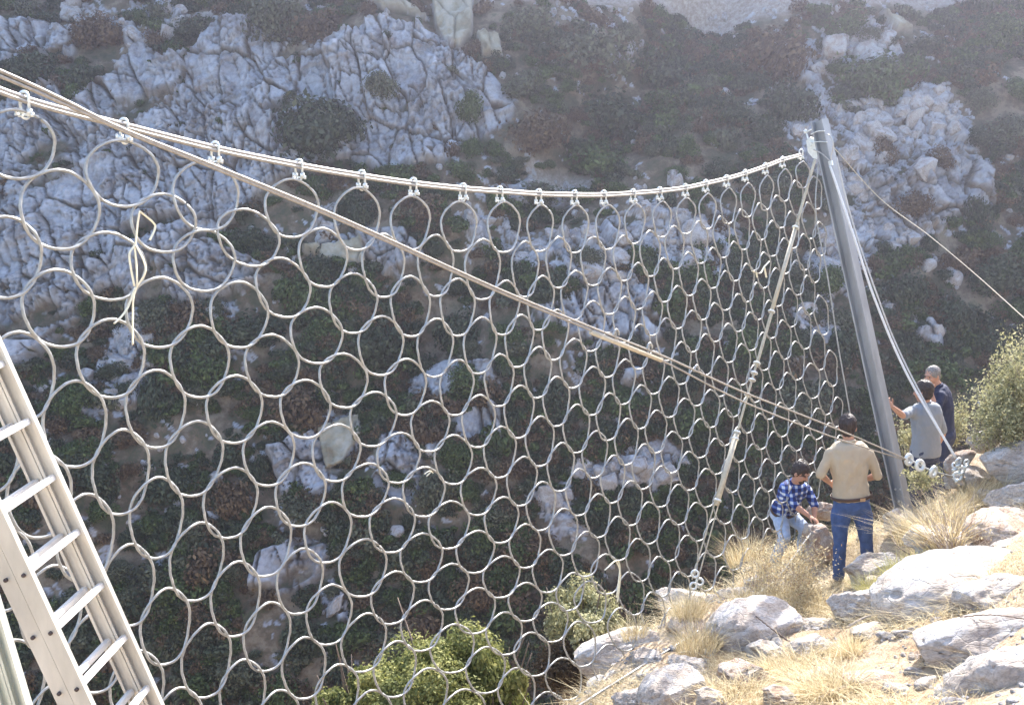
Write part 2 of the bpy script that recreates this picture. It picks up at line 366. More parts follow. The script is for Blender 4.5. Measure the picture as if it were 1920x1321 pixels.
bed = fbm((sA * .35 - wZ * .9) / .55, (sA + .4 * wZ) / 7, 76, 4); led = sstep(.12, .2, bed) - .5
v1 = sstep(-.28, .10, fbm(A / 3.1, Z / 3.1, 81, 3)); v2 = sstep(-.2, .2, fbm(A / 2.2 + 4, Z / 2.2, 82, 3))
c1 = 1 - (1 - c1) * v1; c2 = 1 - (1 - c2) * v2
blocks = 1.0 * big + .75 * h0 + .5 * h1 * (.35 + .65 * v1) + (.24 + .26 * frac) * h2 * (.3 + .7 * v2) + (.08 + .09 * frac) * h3 + .22 * led - .5 * (1 - c0) - .42 * (1 - c1) - .2 * (1 - c2) - .05 * (1 - c3) * frac
def stones(size, seed, keep):
    q = .55 * fbm(A / (size * .9), Z / (size * .9), seed + 9, 2)
    f1, f2, ci, cj, dx, dy = voronoi((wA + .4 * wZ) / size + q, wZ / (size * .8) - q, seed)
    on = hash2(ci, cj, seed + 4) < keep; e = f2 - f1
    prof = .8 * sstep(.02, .13, e) + .2 * np.sqrt(np.clip(e * 1.3, 0, 1))
    tilt = np.abs(dx * (hash2(ci, cj, seed + 5) - .5) * 2.2 + dy * (hash2(ci, cj, seed + 6) - .2) * 1.6)
    return np.where(on, np.maximum(prof * (.5 + .7 * hash2(ci, cj, seed + 7)) - tilt * 1.1, 0) * (e > .05), 0) * size * .5, on & (e > .085)
kp = np.clip(rub, 0, 1)
sb, ob = stones(1.35, 90, .42 * kp); sm, om = stones(.70, 100, .55 * kp); ss, os_ = stones(.32, 110, .45 * kp + .035 + .12 * sstep(.1, .5, fbm(A / 6, Z / 6, 160, 3)))
dens = sstep(.22, .5, rub - .16 + .55 * fbm(A / 2.0, Z / 1.5, 120, 3))
st = np.maximum(np.maximum(sb * dens, sm * dens), ss * np.maximum(dens, .45))
stm = np.clip((ob | om) * dens + os_, 0, 1)
rough = fbm(A / .5, Z / .5, 130, 4)
macro = fbm(A / 15, Z / 11, 140, 3) * 1.6 + fbm(A / 4.5, Z / 3.5, 150, 4) * .75
gully = -2.0 * np.exp(-((A - 3 - .9 * (Z - 5)) / 3.0) ** 2) * sstep(-16, -2, Z)
flat = np.maximum(slab, 0)
disp = macro + gully + .12 * rough + cliff * (1 - flat) * (.7 + blocks) + (1 - cliff) * (st + (st > .03) * (.10 * h3 + .05 * rough)) * (1 - flat) + flat * (.8 + .45 * h0 + .10 * h2 - .3 * (1 - c0) + .16 * rough)
rock = np.clip(np.maximum(cliff * (.1 + .9 * c0) * (.22 + .78 * c1) * (.5 + .5 * c2) * (.75 + .25 * c3), stm * (1 - cliff) * (.6 + .4 * c3) * (.5 + .5 * c2)), 0, 1)
rock = np.maximum(rock * (1 - sstep(.33, .5, terr) * cliff_full * .6), slab)
DN = np.array([0, -.95, .31])
local = cliff * (1 - flat) * blocks
V = np.stack([A, Yb, Z], -1) + (disp - local)[:, None] * HN + local[:, None] * DN
nx, nz = shp[1], shp[0]
idx = np.arange(nx * nz).reshape(nz, nx)
F = np.stack([idx[:-1, :-1], idx[:-1, 1:], idx[1:, 1:], idx[1:, :-1]], -1).reshape(-1, 4)
m, nt, b = newmat('hillside_rock_and_soil')
at = N(nt, 'ShaderNodeAttribute', attribute_name='mask'); sx = N(nt, 'ShaderNodeSeparateColor'); nt.links.new(at.outputs['Color'], sx.inputs[0])
_, soil, src = noise_col(nt, .55, [(.30, (.045, .045, .03)), (.42, (.08, .082, .05)), (.50, (.135, .105, .075)), (.58, (.22, .185, .135)), (.68, (.10, .10, .06)), (.8, (.28, .25, .19))], 10, .72)
_, rk, _ = noise_col(nt, .8, [(.25, (.17, .13, .11)), (.36, (.24, .235, .25)), (.5, (.34, .36, .40)), (.72, (.50, .52, .57))], 10, .7)
_, sl, _ = noise_col(nt, .9, [(.3, (.20, .17, .12)), (.48, (.31, .29, .22)), (.62, (.40, .38, .32))], 8, .6)
_, gr, _ = noise_col(nt, 3.5, [(.3, (.17, .13, .10)), (.5, (.30, .27, .24)), (.7, (.48, .46, .43))], 10, .8)
def mixc(nt, f, a, bb, mode='MIX'):
    mx = N(nt, 'ShaderNodeMix', data_type='RGBA', blend_type=mode)
    if isinstance(f, float): mx.inputs[0].default_value = f
    else: nt.links.new(f, mx.inputs[0])
    nt.links.new(a, mx.inputs[6]); nt.links.new(bb, mx.inputs[7]); return mx.outputs[2]
c = mixc(nt, sx.outputs[2], soil.outputs[0], gr.outputs[0])
c = mixc(nt, sx.outputs[0], c, rk.outputs[0]); c = mixc(nt, sx.outputs[1], c, sl.outputs[0])
nt.links.new(c, b.inputs['Base Color']); b.inputs['Roughness'].default_value = .92; b.inputs['Specular IOR Level'].default_value = .15
n4 = N(nt, 'ShaderNodeTexNoise', Scale=6.5, Detail=10, Roughness=.8); nt.links.new(src, n4.inputs['Vector']); bump(nt, b, n4.outputs['Fac'], .9, .12)
hill = mesh_np('hillside', V, F, m, smooth=False); tag(hill, 'steep far hillside of grey limestone cliffs, red soil and dark scrub across the gorge', 'hillside', kind='structure')
mk = np.stack([rock, slab, grav, np.ones(len(A))], -1).astype(np.float32)
ca = hill.data.attributes.new('mask', 'FLOAT_COLOR', 'POINT'); ca.data.foreach_set('color', mk.ravel())
Hgrid_disp = disp; 
fx0 = int(np.argmax(ax_ > -41)); fz0 = int(np.argmax(az_ > -20.5))
def hill_at(a, z):      # displaced surface point for mean-plane coordinates
    i = np.clip(((a + 41) / .088).astype(int) + fx0, 0, nx - 1); j = np.clip(((z + 20.5) / .072).astype(int) + fz0, 0, nz - 1)
    return V[j * nx + i], rock[j * nx + i], (cliff_full + slab)[j * nx + i], grav[j * nx + i]
def rub_at(a, z):
    i = np.clip(((a + 41) / .088).astype(int) + fx0, 0, nx - 1); j = np.clip(((z + 20.5) / .072).astype(int) + fz0, 0, nz - 1); return (dens * rub)[j * nx + i]

# ------------------------------------------------------------------ leafy shapes
def leaf_cloud(n, size, seed, lobes=14, squash=.75, up=.15, needle=1.0, hollow=.55, rr=(.26, .50)):
    r = np.random.default_rng(seed)
    c = r.normal(size=(lobes, 3)); c /= np.linalg.norm(c, axis=1)[:, None]; c *= r.uniform(.15 if rr[0] > .2 else .3, .62 if rr[0] > .2 else .80, (lobes, 1)); c[:, 2] = np.abs(c[:, 2]) * .9 + .15
    R = r.uniform(rr[0], rr[1], lobes); k = r.integers(0, lobes, n)
    d = r.normal(size=(n, 3)); d /= np.linalg.norm(d, axis=1)[:, None]
    rq = hollow + (1 - hollow) * r.random(n) ** .6; rq *= 1 + .18 * r.normal(size=n) * (r.random(n) < .3)
    p = c[k] + d * (R[k] * rq)[:, None]; p[:, 2] *= squash
    nrm = d + r.normal(size=(n, 3)) * .55 + np.array([0, 0, up]); nrm /= np.linalg.norm(nrm, axis=1)[:, None]
    t = np.cross(nrm, r.normal(size=(n, 3))); t /= np.linalg.norm(t, axis=1)[:, None]; bt = np.cross(nrm, t)
    s = size * r.uniform(.55, 1.35, n)[:, None]
    V = np.stack([p - t * s, p + bt * s * .55 * needle + nrm * s * .15, p + t * s, p - bt * s * .55 * needle + nrm * s * .15], 1).reshape(-1, 3)
    F = np.arange(n * 4).reshape(-1, 4)
    tone = np.clip(.5 + .22 * r.normal(size=n) + .25 * (r.random(lobes)[k] - .5), 0, 1)
    return V, F, tone
LEAFM = ['leaf_olive', 'leaf_green', 'leaf_brown', 'leaf_grey']
lo_mesh = {}; hi_mesh = {}
def cloud_mesh(name, n, size, seed, mat, **kw):
    Vc, Fc, tn = leaf_cloud(n, size, seed, **kw)
    o = mesh_np(name, Vc, Fc, M[mat], smooth=False, tone=tn); me = o.data; bpy.data.objects.remove(o); return me
for mi, mn in enumerate(LEAFM):
    for v in range(3): hi_mesh[mi, v] = cloud_mesh('shrub', 3600, .05, 100 + mi * 10 + v, mn, lobes=[18, 26, 12][v], squash=[.8, .65, .9][v])
    for v in range(2): lo_mesh[mi, v] = cloud_mesh('shrub', 900, .085, 200 + mi * 10 + v, mn, lobes=[7, 11][v], squash=[.6, .75][v])
ORD = ['first', 'second', 'third', 'fourth', 'fifth', 'sixth', 'seventh', 'eighth', 'ninth', 'tenth', 'eleventh', 'twelfth', 'thirteenth', 'fourteenth', 'fifteenth', 'sixteenth', 'seventeenth', 'eighteenth']
shrub_pts = []
def shrub(px, py, wpx, hpx, kind, label, hi=True, group=None, cat='shrub', name='shrub'):
    base = hill_px(px, py + hpx * .35); s, rk_, _, _ = hill_at(np.array([base[0]]), np.array([base[2]])); s = s[0]
    D = s[1]; wr = wpx / 2 * D / FPX; hr = hpx / 2 * D / FPX
    v = random.randrange(3); me = hi_mesh[kind, v] if hi else lo_mesh[kind, v % 2]
    o = bpy.data.objects.new(name, me); link(o); o.location = tuple(s - HN * .25 * hr + np.array([0, -.1, -.2 * hr]))
    o.scale = (wr * 1.45, wr * 1.25, hr * 2.0); o.rotation_euler = (rad(random.uniform(8, 26)), rad(random.uniform(-12, 12)), random.uniform(0, 6.28))
    tag(o, label, cat, group); shrub_pts.append((px, py, max(wpx, hpx) / 2)); return o
SHRUBS = [
 (600,215,160,130,0,'large dark evergreen bush on the white cliff face above the cables'),
 (592,262,100,70,0,'dark bush hugging the foot of the largest cliff bush'),
 (715,168,62,62,3,'small olive bush right of the largest cliff bush'),
 (585,55,110,90,2,'brown rounded bush on top of the cliff, upper left centre'),
 (185,45,100,80,2,'reddish brown bush on the rocky ledge near the top left'),
 (60,122,100,80,0,'dark bush just above the cables at the left edge'),
 (878,203,52,62,1,'narrow green bush at the right end of the cliff'),
 (880,268,50,54,1,'small green bush under the narrow one at the cliff end'),
 (985,40,110,80,3,'grey green bush near the top right of the tan slab'),
 (932,115,60,50,0,'small dark bush below the tan slab'),
 (1100,75,150,110,3,'broad grey green thicket bush in the upper middle'),
 (1240,60,140,100,0,'dark bush left of the upper gravel slope'),
 (1150,150,150,110,0,'dense dark bush in the middle of the upper slope'),
 (1010,210,110,100,2,'brownish bush just right of the cliff end'),
 (1480,165,110,100,0,'dark green bush left of the right-hand boulder field'),
 (1380,180,100,80,0,'dark bush left of the one beside the boulder field'),
 (1580,30,80,60,1,'green bush on the crest above the upper boulders'),
 (1880,50,90,60,1,'green bush in the top right corner'),
 (1740,75,80,40,0,'low dark bush under the pale pointed slab at upper right'),
 (1660,265,60,60,2,'brown bush growing among the right-hand boulders'),
 (1760,295,60,44,2,'low rusty bush on top of the largest right-hand boulder'),
 (1710,365,64,60,2,'brown bush below the rusty one in the boulder field'),
 (1840,370,64,100,0,'tall dark bush right of the largest right-hand boulder'),
 (1100,330,70,46,1,'bright green low bush just above the lowest part of the top cable'),
 (1265,320,46,34,1,'small green bush above the top cable, right of centre'),
 (860,325,80,44,1,'green bush touching the top cable right of the cliff'),
 (745,322,60,34,1,'small green bush under the cliff at the top cable'),
 (675,385,80,80,0,'dark bush behind the first rings under the cliff'),
 (560,515,110,110,1,'dark green bush seen through the second row of large rings'),
 (380,650,100,110,1,'green bush seen through the rings left of centre'),
 (370,712,60,60,3,'small pale green bush in front of the green one at left'),
 (290,720,100,140,0,'dark tall bush seen through the left rings'),
 (480,440,80,60,0,'small dark bush on the ledge under the diagonal cable'),
 (600,480,90,80,0,'dark bush between two pale outcrops behind the rings'),
 (860,580,110,110,0,'dark round bush behind the net, left of the low cliff'),
 (700,600,120,110,0,'broad dark bush behind the net at centre left'),
 (970,500,80,80,0,'dark bush at the left end of the rubble behind the net'),
 (1170,720,110,90,1,'green bush right below the low cliff behind the net'),
 (1030,720,90,90,0,'dark bush left below the low cliff behind the net'),
 (880,695,90,50,1,'flat green bush on the outcrop behind the net'),
 (480,850,60,90,0,'dark bush left of the pale slab low behind the net'),
 (420,900,110,110,2,'brown bush low behind the net, left'),
 (300,860,130,110,0,'dark bush low behind the net, far left'),
 (640,890,60,50,0,'dark bush on the pale slab low behind the net'),
 (740,890,60,50,1,'green tuft bush on the grey outcrop low behind the net'),
 (1190,640,60,40,3,'low grey bush at the foot of the low cliff'),
 (1400,640,100,80,1,'green bush behind the brown brake rope'),
 (1560,515,80,60,1,'green bush directly left of the steel post'),
 (1700,520,110,90,0,'dark bush right of the steel post under the boulder field'),
 (1790,560,120,90,0,'dark bush below the thin rope on the right'),
 (1870,490,110,80,0,'dark bush above the thin rope at the right edge'),
 (1760,660,120,80,1,'green bush above the two standing men'),
 (1860,620,100,80,0,'dark bush at the right edge above the near green bush'),
]
for s_ in SHRUBS: shrub(*s_)
# further bushes, scattered over the scrub and described region by region
REG = [('over the right-hand boulder field', 1500, 0, 1920, 140, 6), ('on the upper middle slope', 960, 20, 1480, 190, 14), ('on the middle slope above the top cable', 960, 200, 1500, 350, 14),
       ('above the top left cliff', 0, 0, 520, 60, 5), ('right of the right-hand boulder field', 1820, 120, 1920, 420, 5), ('between the steel post and the right edge', 1640, 430, 1920, 700, 10),
       ('behind the upper middle rings', 820, 480, 1300, 620, 9), ('behind the left rings under the cliff', 120, 540, 560, 760, 12), ('behind the middle rings', 560, 600, 1000, 780, 10),
       ('behind the fine rings on the right', 1250, 480, 1600, 760, 14), ('behind the lower left rings', 120, 780, 640, 1010, 14), ('behind the lower middle rings', 640, 800, 1100, 1020, 14),
       ('behind the lower right rings', 1100, 740, 1560, 1000, 12), ('low at bottom left behind the net', 120, 1010, 640, 1300, 14), ('low at bottom centre behind the net', 640, 1020, 1240, 1180, 12)]
RC = random.Random(5)
for rname, x0, y0, x1, y1, cnt in REG:
    found = []; tries = 0
    while len(found) < cnt and tries < 400:
        tries += 1; px = RC.uniform(x0, x1); py = RC.uniform(y0, y1); sz = RC.choice([RC.uniform(40, 80), RC.uniform(70, 150)])
        p = hill_px(px, py + sz * .3); _, rkv, clv, gv = hill_at(np.array([p[0]]), np.array([p[2]]))
        if clv[0] > .3 or gv[0] > .4: continue
        if any(math.hypot(px - a, py - b_) < (sz / 2 + r) * .72 for a, b_, r in shrub_pts + [(f[0], f[1], f[2] / 2) for f in found]): continue
        found.append((px, py, sz))
    found.sort()
    for i, (px, py, sz) in enumerate(found):
        kd = RC.choice([0, 0, 1, 1, 2, 3, 3]); cn = ['dark olive', 'green', 'brownish', 'grey green'][kd]
        shrub(px, py, sz, sz * RC.uniform(.5, 1.0), kd, f'{cn} bush {rname}, {ORD[i]} from left', group='bushes scattered over the far slope')

# low scrub that nobody could count: instances scattered over one point mesh
def scatter(name, label, cat, pts, scl, rot, objs, kind='stuff'):
    me = bpy.data.meshes.new(name); me.from_pydata([tuple(p) for p in pts], [], []); me.update()
    for nm, tp, dat in (('scl', 'FLOAT_VECTOR', scl), ('rot', 'FLOAT_VECTOR', rot)):
        a = me.attributes.new(nm, tp, 'POINT'); a.data.foreach_set('vector', np.asarray(dat, np.float32).ravel())
    pick = me.attributes.new('pick', 'INT', 'POINT'); pick.data.foreach_set('value', RNG.integers(0, len(objs), len(pts)).astype(np.int32))
    o = bpy.data.objects.new(name, me); link(o); tag(o, label, cat, kind=kind)
    ng = bpy.data.node_groups.new(name, 'GeometryNodeTree'); ng.interface.new_socket('Geometry', in_out='INPUT', socket_type='NodeSocketGeometry'); ng.interface.new_socket('Geometry', in_out='OUTPUT', socket_type='NodeSocketGeometry')
    gi = ng.nodes.new('NodeGroupInput'); go = ng.nodes.new('NodeGroupOutput'); ji = ng.nodes.new('GeometryNodeJoinGeometry')
    def attr(nm, t): n = ng.nodes.new('GeometryNodeInputNamedAttribute'); n.data_type = t; n.inputs[0].default_value = nm; return n.outputs[0]
    for k, ob in enumerate(objs):
        ip = ng.nodes.new('GeometryNodeInstanceOnPoints'); oi = ng.nodes.new('GeometryNodeObjectInfo'); oi.inputs['Object'].default_value = ob; oi.inputs['As Instance'].default_value = True
        cmpn = ng.nodes.new('FunctionNodeCompare'); cmpn.data_type = 'INT'; cmpn.operation = 'EQUAL'; ng.links.new(attr('pick', 'INT'), cmpn.inputs[2]); cmpn.inputs[3].default_value = k
        ng.links.new(gi.outputs[0], ip.inputs['Points']); ng.links.new(cmpn.outputs[0], ip.inputs['Selection']); ng.links.new(oi.outputs['Geometry'], ip.inputs['Instance'])
        ng.links.new(attr('rot', 'FLOAT_VECTOR'), ip.inputs['Rotation']); ng.links.new(attr('scl', 'FLOAT_VECTOR'), ip.inputs['Scale']); ng.links.new(ip.outputs[0], ji.inputs[0])
    ng.links.new(ji.outputs[0], go.inputs[0]); md = o.modifiers.new('scatter', 'NODES'); md.node_group = ng; return o
protos = []
for mi, v, q in ((0, 0, (1450, 330)), (0, 1, (1420, 240)), (1, 0, (1020, 280)), (1, 1, (1330, 260)), (2, 0, (1200, 250)), (3, 0, (1560, 280)), (2, 1, (1100, 240))):
    nmz = ['low dark', 'flat dark', 'low green', 'flat green', 'low brown', 'small grey', 'flat brown'][len(protos)]
    pr = shrub(q[0], q[1], 40, 26, mi, f'{nmz} bushlet on the slope above the top cable', hi=False); pr.data = lo_mesh[mi, v]; protos.append(pr)
n = 48000; sa = RNG.uniform(-42, 42, n); sz = RNG.uniform(-22, 22, n)
sp, rkv, clv, gv = hill_at(sa, sz)
veg = fbm(sa / 2.4, sz / 1.9, 300, 4)
px_, py_ = project(sp)
lower = sstep(350, 700, py_)
keep = (clv < .35) & (rkv < .5) & (rub_at(sa, sz) < .60 + .4 * (RNG.random(n) < .32)) & (gv < .3) & (RNG.random(n) < np.clip(.20 + 2.2 * veg + .34 * lower, .04, .92)) & (px_ > -250) & (px_ < 2170)
cl2 = (clv >= .35) & (rkv < .45) & (RNG.random(n) < .12)
keep |= cl2
sp = sp[keep]; clk = cl2[keep]; n = len(sp)
s0 = RNG.uniform(.35, 1.0, n) * np.where(clk, .5, 1) * (1 + .5 * (RNG.random(n) < .12))
scatter('scrub', 'low dense scrub covering the far slope between the rocks', 'scrub', sp - HN * .08, np.stack([s0, s0, s0 * RNG.uniform(.8, 1.45, n)], -1),
        np.stack([RNG.uniform(.1, .7, n), RNG.uniform(-.3, .3, n), RNG.uniform(0, 6.28, n)], -1), protos)
print('scrub', n)
# ------------------------------------------------------------------ the ring net
def net_pt(px, py, off=0.0):      # pixel ray meets the vertical plane the net hangs in (off: metres towards the camera)
    d = ray(px, py); t = (7.8 - off * 1.616) / (d[..., 1] - 1.27 * d[..., 0]); return CAM + d * t[..., None]
NP_N = np.array([1.27, -1, 0]) / 1.616      # towards the camera
SHK = [(-1,-160,110),(0,45,190),(1,232,240),(2,403,283),(3,560,315),(4,678,335),(5,775,349),(6,868,359),(7,937,364),(8,1010,369),(9,1077,371),(10,1132,371),(11,1187,368),(12,1237,364),(13,1285,358),(14,1323,350),(15,1362,341),(16,1397,331),(17,1435,318),(18,1467,306),(19,1502,292)]
CTRL = """1 0 229 326;2 0 383 368;3 0 544 391;4 0 666 412;5 0 765 417;6 0 857 424;7 0 942 426;8 0 1010 427;9 0 1076 430;10 0 1136 427;11 0 1187 420;12 0 1237 412;13 0 1284 404;14 0 1324 396;15 0 1363 386;16 0 1399 375;17 0 1433 362;18 0 1467 348;19 0 1502 327;0 0 30 270
.5 1 112 395;1.5 1 304 419;2.5 1 464 447;3.5 1 604 481;4.5 1 717 498;5.5 1 812 497;6.5 1 903 505;7.5 1 981 505;8.5 1 1044 492;9.5 1 1108 489;10.5 1 1166 483;11.5 1 1216 475;12.5 1 1262 464;13.5 1 1309 455;14.5 1 1350 445;15.5 1 1388 431;16.5 1 1423 415;17.5 1 1457 397;18.5 1 1490 372
1 2 200 498;2 2 378 490;3 2 529 540;4 2 657 568;5 2 767 576;6 2 855 575;17 2 1446 448;18 2 1482 432
.5 3 108 578;1.5 3 299 585;2.5 3 447 591;3.5 3 589 629;4.5 3 710 647;5.5 3 812 653;6.5 3 897 647;7.5 3 971 638;8.5 3 1037 628;13.5 3 1314 562;14.5 3 1356 546;15.5 3 1397 530;16.5 3 1429 507;17.5 3 1467 480;18.5 3 1505 472
0 4 35 705;1 4 207 672;2 4 372 676;3 4 508 684;4 4 642 711;5 4 757 725;6 4 852 725;7 4 932 713;8 4 1005 698;9 4 1072 681
.5 5 137 795;1.5 5 289 765;2.5 5 437 768;3.5 5 570 766;4.5 5 697 786;5.5 5 803 797;6.5 5 893 789;7.5 5 971 772;8.5 5 1041 753;9.5 5 1107 732;10.5 5 1168 715;13.5 5 1320 664;14.5 5 1363 643;15.5 5 1405 622;19 5 1528 540
0 6 72 928;1 6 222 882;2 6 360 859;3 6 503 848;5 6 743 857;6 6 847 861;7 6 934 848;8 6 1010 826;9 6 1077 804;10 6 1139 782;11 6 1197 762
.5 7 158 1007;1.5 7 292 971;2.5 7 430 941;3.5 7 561 926;4.5 7 680 918;5.5 7 792 921;6.5 7 893 921;7.5 7 976 900;8.5 7 1048 876;9.5 7 1112 852;10.5 7 1172 828;11.5 7 1228 808;12.5 7 1280 784;13.5 7 1330 766;14.5 7 1372 745;16.5 7 1453 694;18.5 7 1531 657
1 8 240 1095;2 8 366 1051;3 8 495 1014;4 8 613 998;5 8 733 984;6 8 840 982;7 8 936 974;8 8 1013 949;9 8 1082 922;17 8 1475 733
1.5 9 309 1173;2.5 9 437 1121;3.5 9 558 1087;4.5 9 676 1063;5.5 9 786 1045;6.5 9 888 1034;7.5 9 982 1022;8.5 9 1055 996;9.5 9 1120 967;10.5 9 1179 943;11.5 9 1235 912;12.5 9 1288 882;13.5 9 1339 855;18.5 9 1546 746
2 10 384 1236;3 10 500 1190;4 10 614 1151;5 10 733 1119;6 10 838 1097;7 10 937 1080;8 10 1024 1070;9 10 1095 1038;10 10 1157 1008
2.5 11 452 1300;3.5 11 565 1250;4.5 11 680 1204;5.5 11 788 1170;6.5 11 890 1143;7.5 11 983 1126;8.5 11 1066 1108;9.5 11 1134 1075;10.5 11 1195 1048;11.5 11 1250 1012;12.5 11 1304 977;14.5 11 1397 920
5 12 739 1253;6 12 846 1216;7 12 943 1187;8 12 1031 1164;9 12 1104 1128
5.5 13 795 1300;6.5 13 910 1255;7.5 13 996 1226;8.5 13 1084 1207;9.5 13 1165 1178;12.5 13 1320 1070;13.5 13 1373 1036;16 13 1470 950;18 13 1540 900"""
cu, cpx = [], []
for line in CTRL.replace('\n', ';').split(';'):
    a = line.split()
    if len(a) == 4: cu.append((float(a[0]), float(a[1]))); cpx.append((float(a[2]), float(a[3])))
c3 = net_pt(*np.array(cpx).T)
cs = np.stack([c3 @ (np.array([1, 1.27, 0]) / 1.616), c3[:, 2]], -1)      # in-plane coordinates: along, up
netf = tps_fit([(k, v * .58) for k, v in cu], cs, 2e-3)
P0 = np.array([0, 7.8, 0]); AL = np.array([1, 1.27, 0]) / 1.616; s_off = P0 @ AL
def net3(k, v):
    q = netf([(k, v * .58)])[0]; base = P0 + AL * (q[0] - s_off)
    bulge = -.22 * math.sin(math.pi * min(max(v / 14, 0), 1)) * math.sin(math.pi * min(max((k + 3) / 23, 0), 1))
    return np.array([base[0], base[1], q[1]]) + NP_N * (.02 - bulge * .0)
net = thing('ring_net', 'large hanging net of interlinked steel wire rings under the sagging double cable', 'safety net', net_pt(900, 700))
RB = [(-400,1500),(900,1500),(1080,1320),(1240,1225),(1330,1160),(1420,1065),(1530,930),(1600,800)]
bx, by = zip(*RB)
rings = []
for v in range(0, 18):
    for kk in range(-3, 21):
        k = kk + .5 * (v % 2)
        c = net3(k, v); px, py = project(c)
        if k > 19.6 or px > 1592 or px < -160 or py > 1420 or py > np.interp(px, bx, by) or (v == 0 and k > 19) or py < 150: continue
        if v >= 5 and px > 1500 + (py - 300) * .165 : continue
        ne, sw, se, nw = net3(k + .5, v - 1), net3(k - .5, v + 1), net3(k + .5, v + 1), net3(k - .5, v - 1)
        if v == 0:      # top row: no rings above, mirror the lower neighbours
            up = np.array([0, 0, 1.0]); ne = c + (se - c) * np.array([1, 1, 0]) + up * (c - se)[2] * 1.0 + 0 * up; nw = c + (sw - c) * np.array([1, 1, 0]) + up * (c - sw)[2]; sc_ = (1, 1, (net_pt(*[(x, y) for kk_, x, y in SHK if kk_ == kk][0])[2] - .06 - c[2]) / (abs((ne - sw)[2] / 4) * 1.5) if kk >= -1 else 1)
        n1 = (ne - sw) / 4; n2 = (se - nw) / 4
        if v == 0 and kk >= -1: n1 = n1 * np.array([1, 1, min(max(sc_[2], .8), 1.35)]); n2 = n2 * np.array([1, 1, min(max(sc_[2], .8), 1.35)])
        rings.append((c, n1, n2, px, py, k, v))
def ring_mesh(c, n1, n2, rs):
    r = random.Random(rs); e = 1.028 + r.uniform(-.012, .03); t = np.linspace(0, 2 * math.pi, 56, endpoint=False); ph = r.uniform(-.06, .06)
    n1 = n1 * r.uniform(.97, 1.03); n2 = n2 * r.uniform(.97, 1.03)
    cc = c + NP_N * r.uniform(-.006, .006) + np.array([0, 0, r.uniform(-.006, .006)]) + AL * r.uniform(-.006, .006)
    wob = .010 * np.sin(2 * t + r.uniform(0, 6)) + .002 * np.sin(3 * t + r.uniform(0, 6))
    pts = cc + np.outer(np.cos(t + ph) * e * (1 + wob), n1) + np.outer(np.sin(t + ph) * e * (1 + wob), n2) + np.outer(.0095 * np.sin(4 * t), NP_N)
    mb = MB(); mb.tube(pts, .0078, 9, closed=True, twist=26 * r.choice([-1, 1]), lobes=3); return mb
rings.sort(key=lambda q: -(np.linalg.norm(q[1]) + np.linalg.norm(q[2])) / np.linalg.norm(q[0] - CAM) * (1 if -60 < q[3] < 1700 and q[4] < 1380 else .01))
for i, q in enumerate(rings[:100]): ring_mesh(q[0], q[1], q[2], i).build('ring', M['galv'], net)
rest = MB()
for i, q in enumerate(rings[100:]):
    m_ = ring_mesh(q[0], q[1], q[2], 200 + i); rest.add(np.concatenate(m_.V), m_.F)
o = rest.build('rings', M['galv'], net); o['kind'] = 'stuff'; o['label'] = 'smaller far rings of the net, linked in diagonal rows'
print('rings', len(rings))
# top support: two strands sagging between the posts, shackles joining the first row of rings to them
top = np.array([(x, y - 8) for k, x, y in SHK[:-1]] + [(1501, 289)], float)
tp3 = net_pt(top[:, 0], top[:, 1]); tp3 = np.vstack([net_pt(-420, 20)[None], tp3])
for j, (dz, dn, m_) in enumerate(((0, .0, 'rope_bright'), (-.022, .012, 'rope'))):
    far = spline(tp3 + np.array([0, 0, dz]) + NP_N * dn, 160)
    mb = MB(); mb.tube(far, .0098, 12, twist=0); o = mb.build('support_cable', M[m_])
    tag(o, ['upper bright strand of the sagging double cable that carries the ring net', 'lower dull strand of the sagging double cable that carries the ring net'][j], 'cable', 'double support cable')
for k, x, y in SHK[1:]:
    c = net_pt(x, y - 8); rt = net3(k, 0); s = 1.0
    mb = MB(); t = np.linspace(0, math.pi, 12); w_ = .021
    # U of the shackle over both strands, legs hanging down
    ux = AL * .55 + NP_N * .83
    U = [c + ux * w_ * math.cos(a) + np.array([0, 0, w_ * math.sin(a) + .004]) for a in t]
    U = [U[0] - np.array([0, 0, .072])] + U + [U[-1] - np.array([0, 0, .072])]
    mb.tube(U, .0075, 8)
    for q in (U[0], U[-1]): mb.tube([q + np.array([0, 0, -.012]), q + np.array([0, 0, .012])], .014, 10)
    # hinge pair and small second bow holding the ring
    lo = c - np.array([0, 0, .082])
    t2 = np.linspace(0, math.pi, 10); U2 = [lo + AL * .018 * math.cos(a) - np.array([0, 0, .018 * math.sin(a)]) for a in t2]; mb.tube(U2, .0065, 8)
    o = mb.build('shackle', M['galv_bright'], net)
    mb = MB(); mb.tube([lo - ux * .036, lo + ux * .036], .0062, 8)
    for q in (-.034, .030): mb.tube([lo + ux * q, lo + ux * (q + .011)], .0125, 6)
    mb.tube([lo - AL * .045 - np.array([0, 0, -.004]), lo - AL * .045 + np.array([0, 0, .03])], .005, 6); mb.tube([lo - AL * .03, lo - AL * .05], .006, 6)
    p = mb.build('pin', M['galv_bright'], None); p.parent = o; p.location = tuple(np.array(p.location) - np.array(o.location) - np.array(net.location)) if False else p.location
    p.matrix_parent_inverse = Matrix.Identity(4)
    p.location = tuple(np.array(p.location) - np.array(net.location) - np.array(o.location))

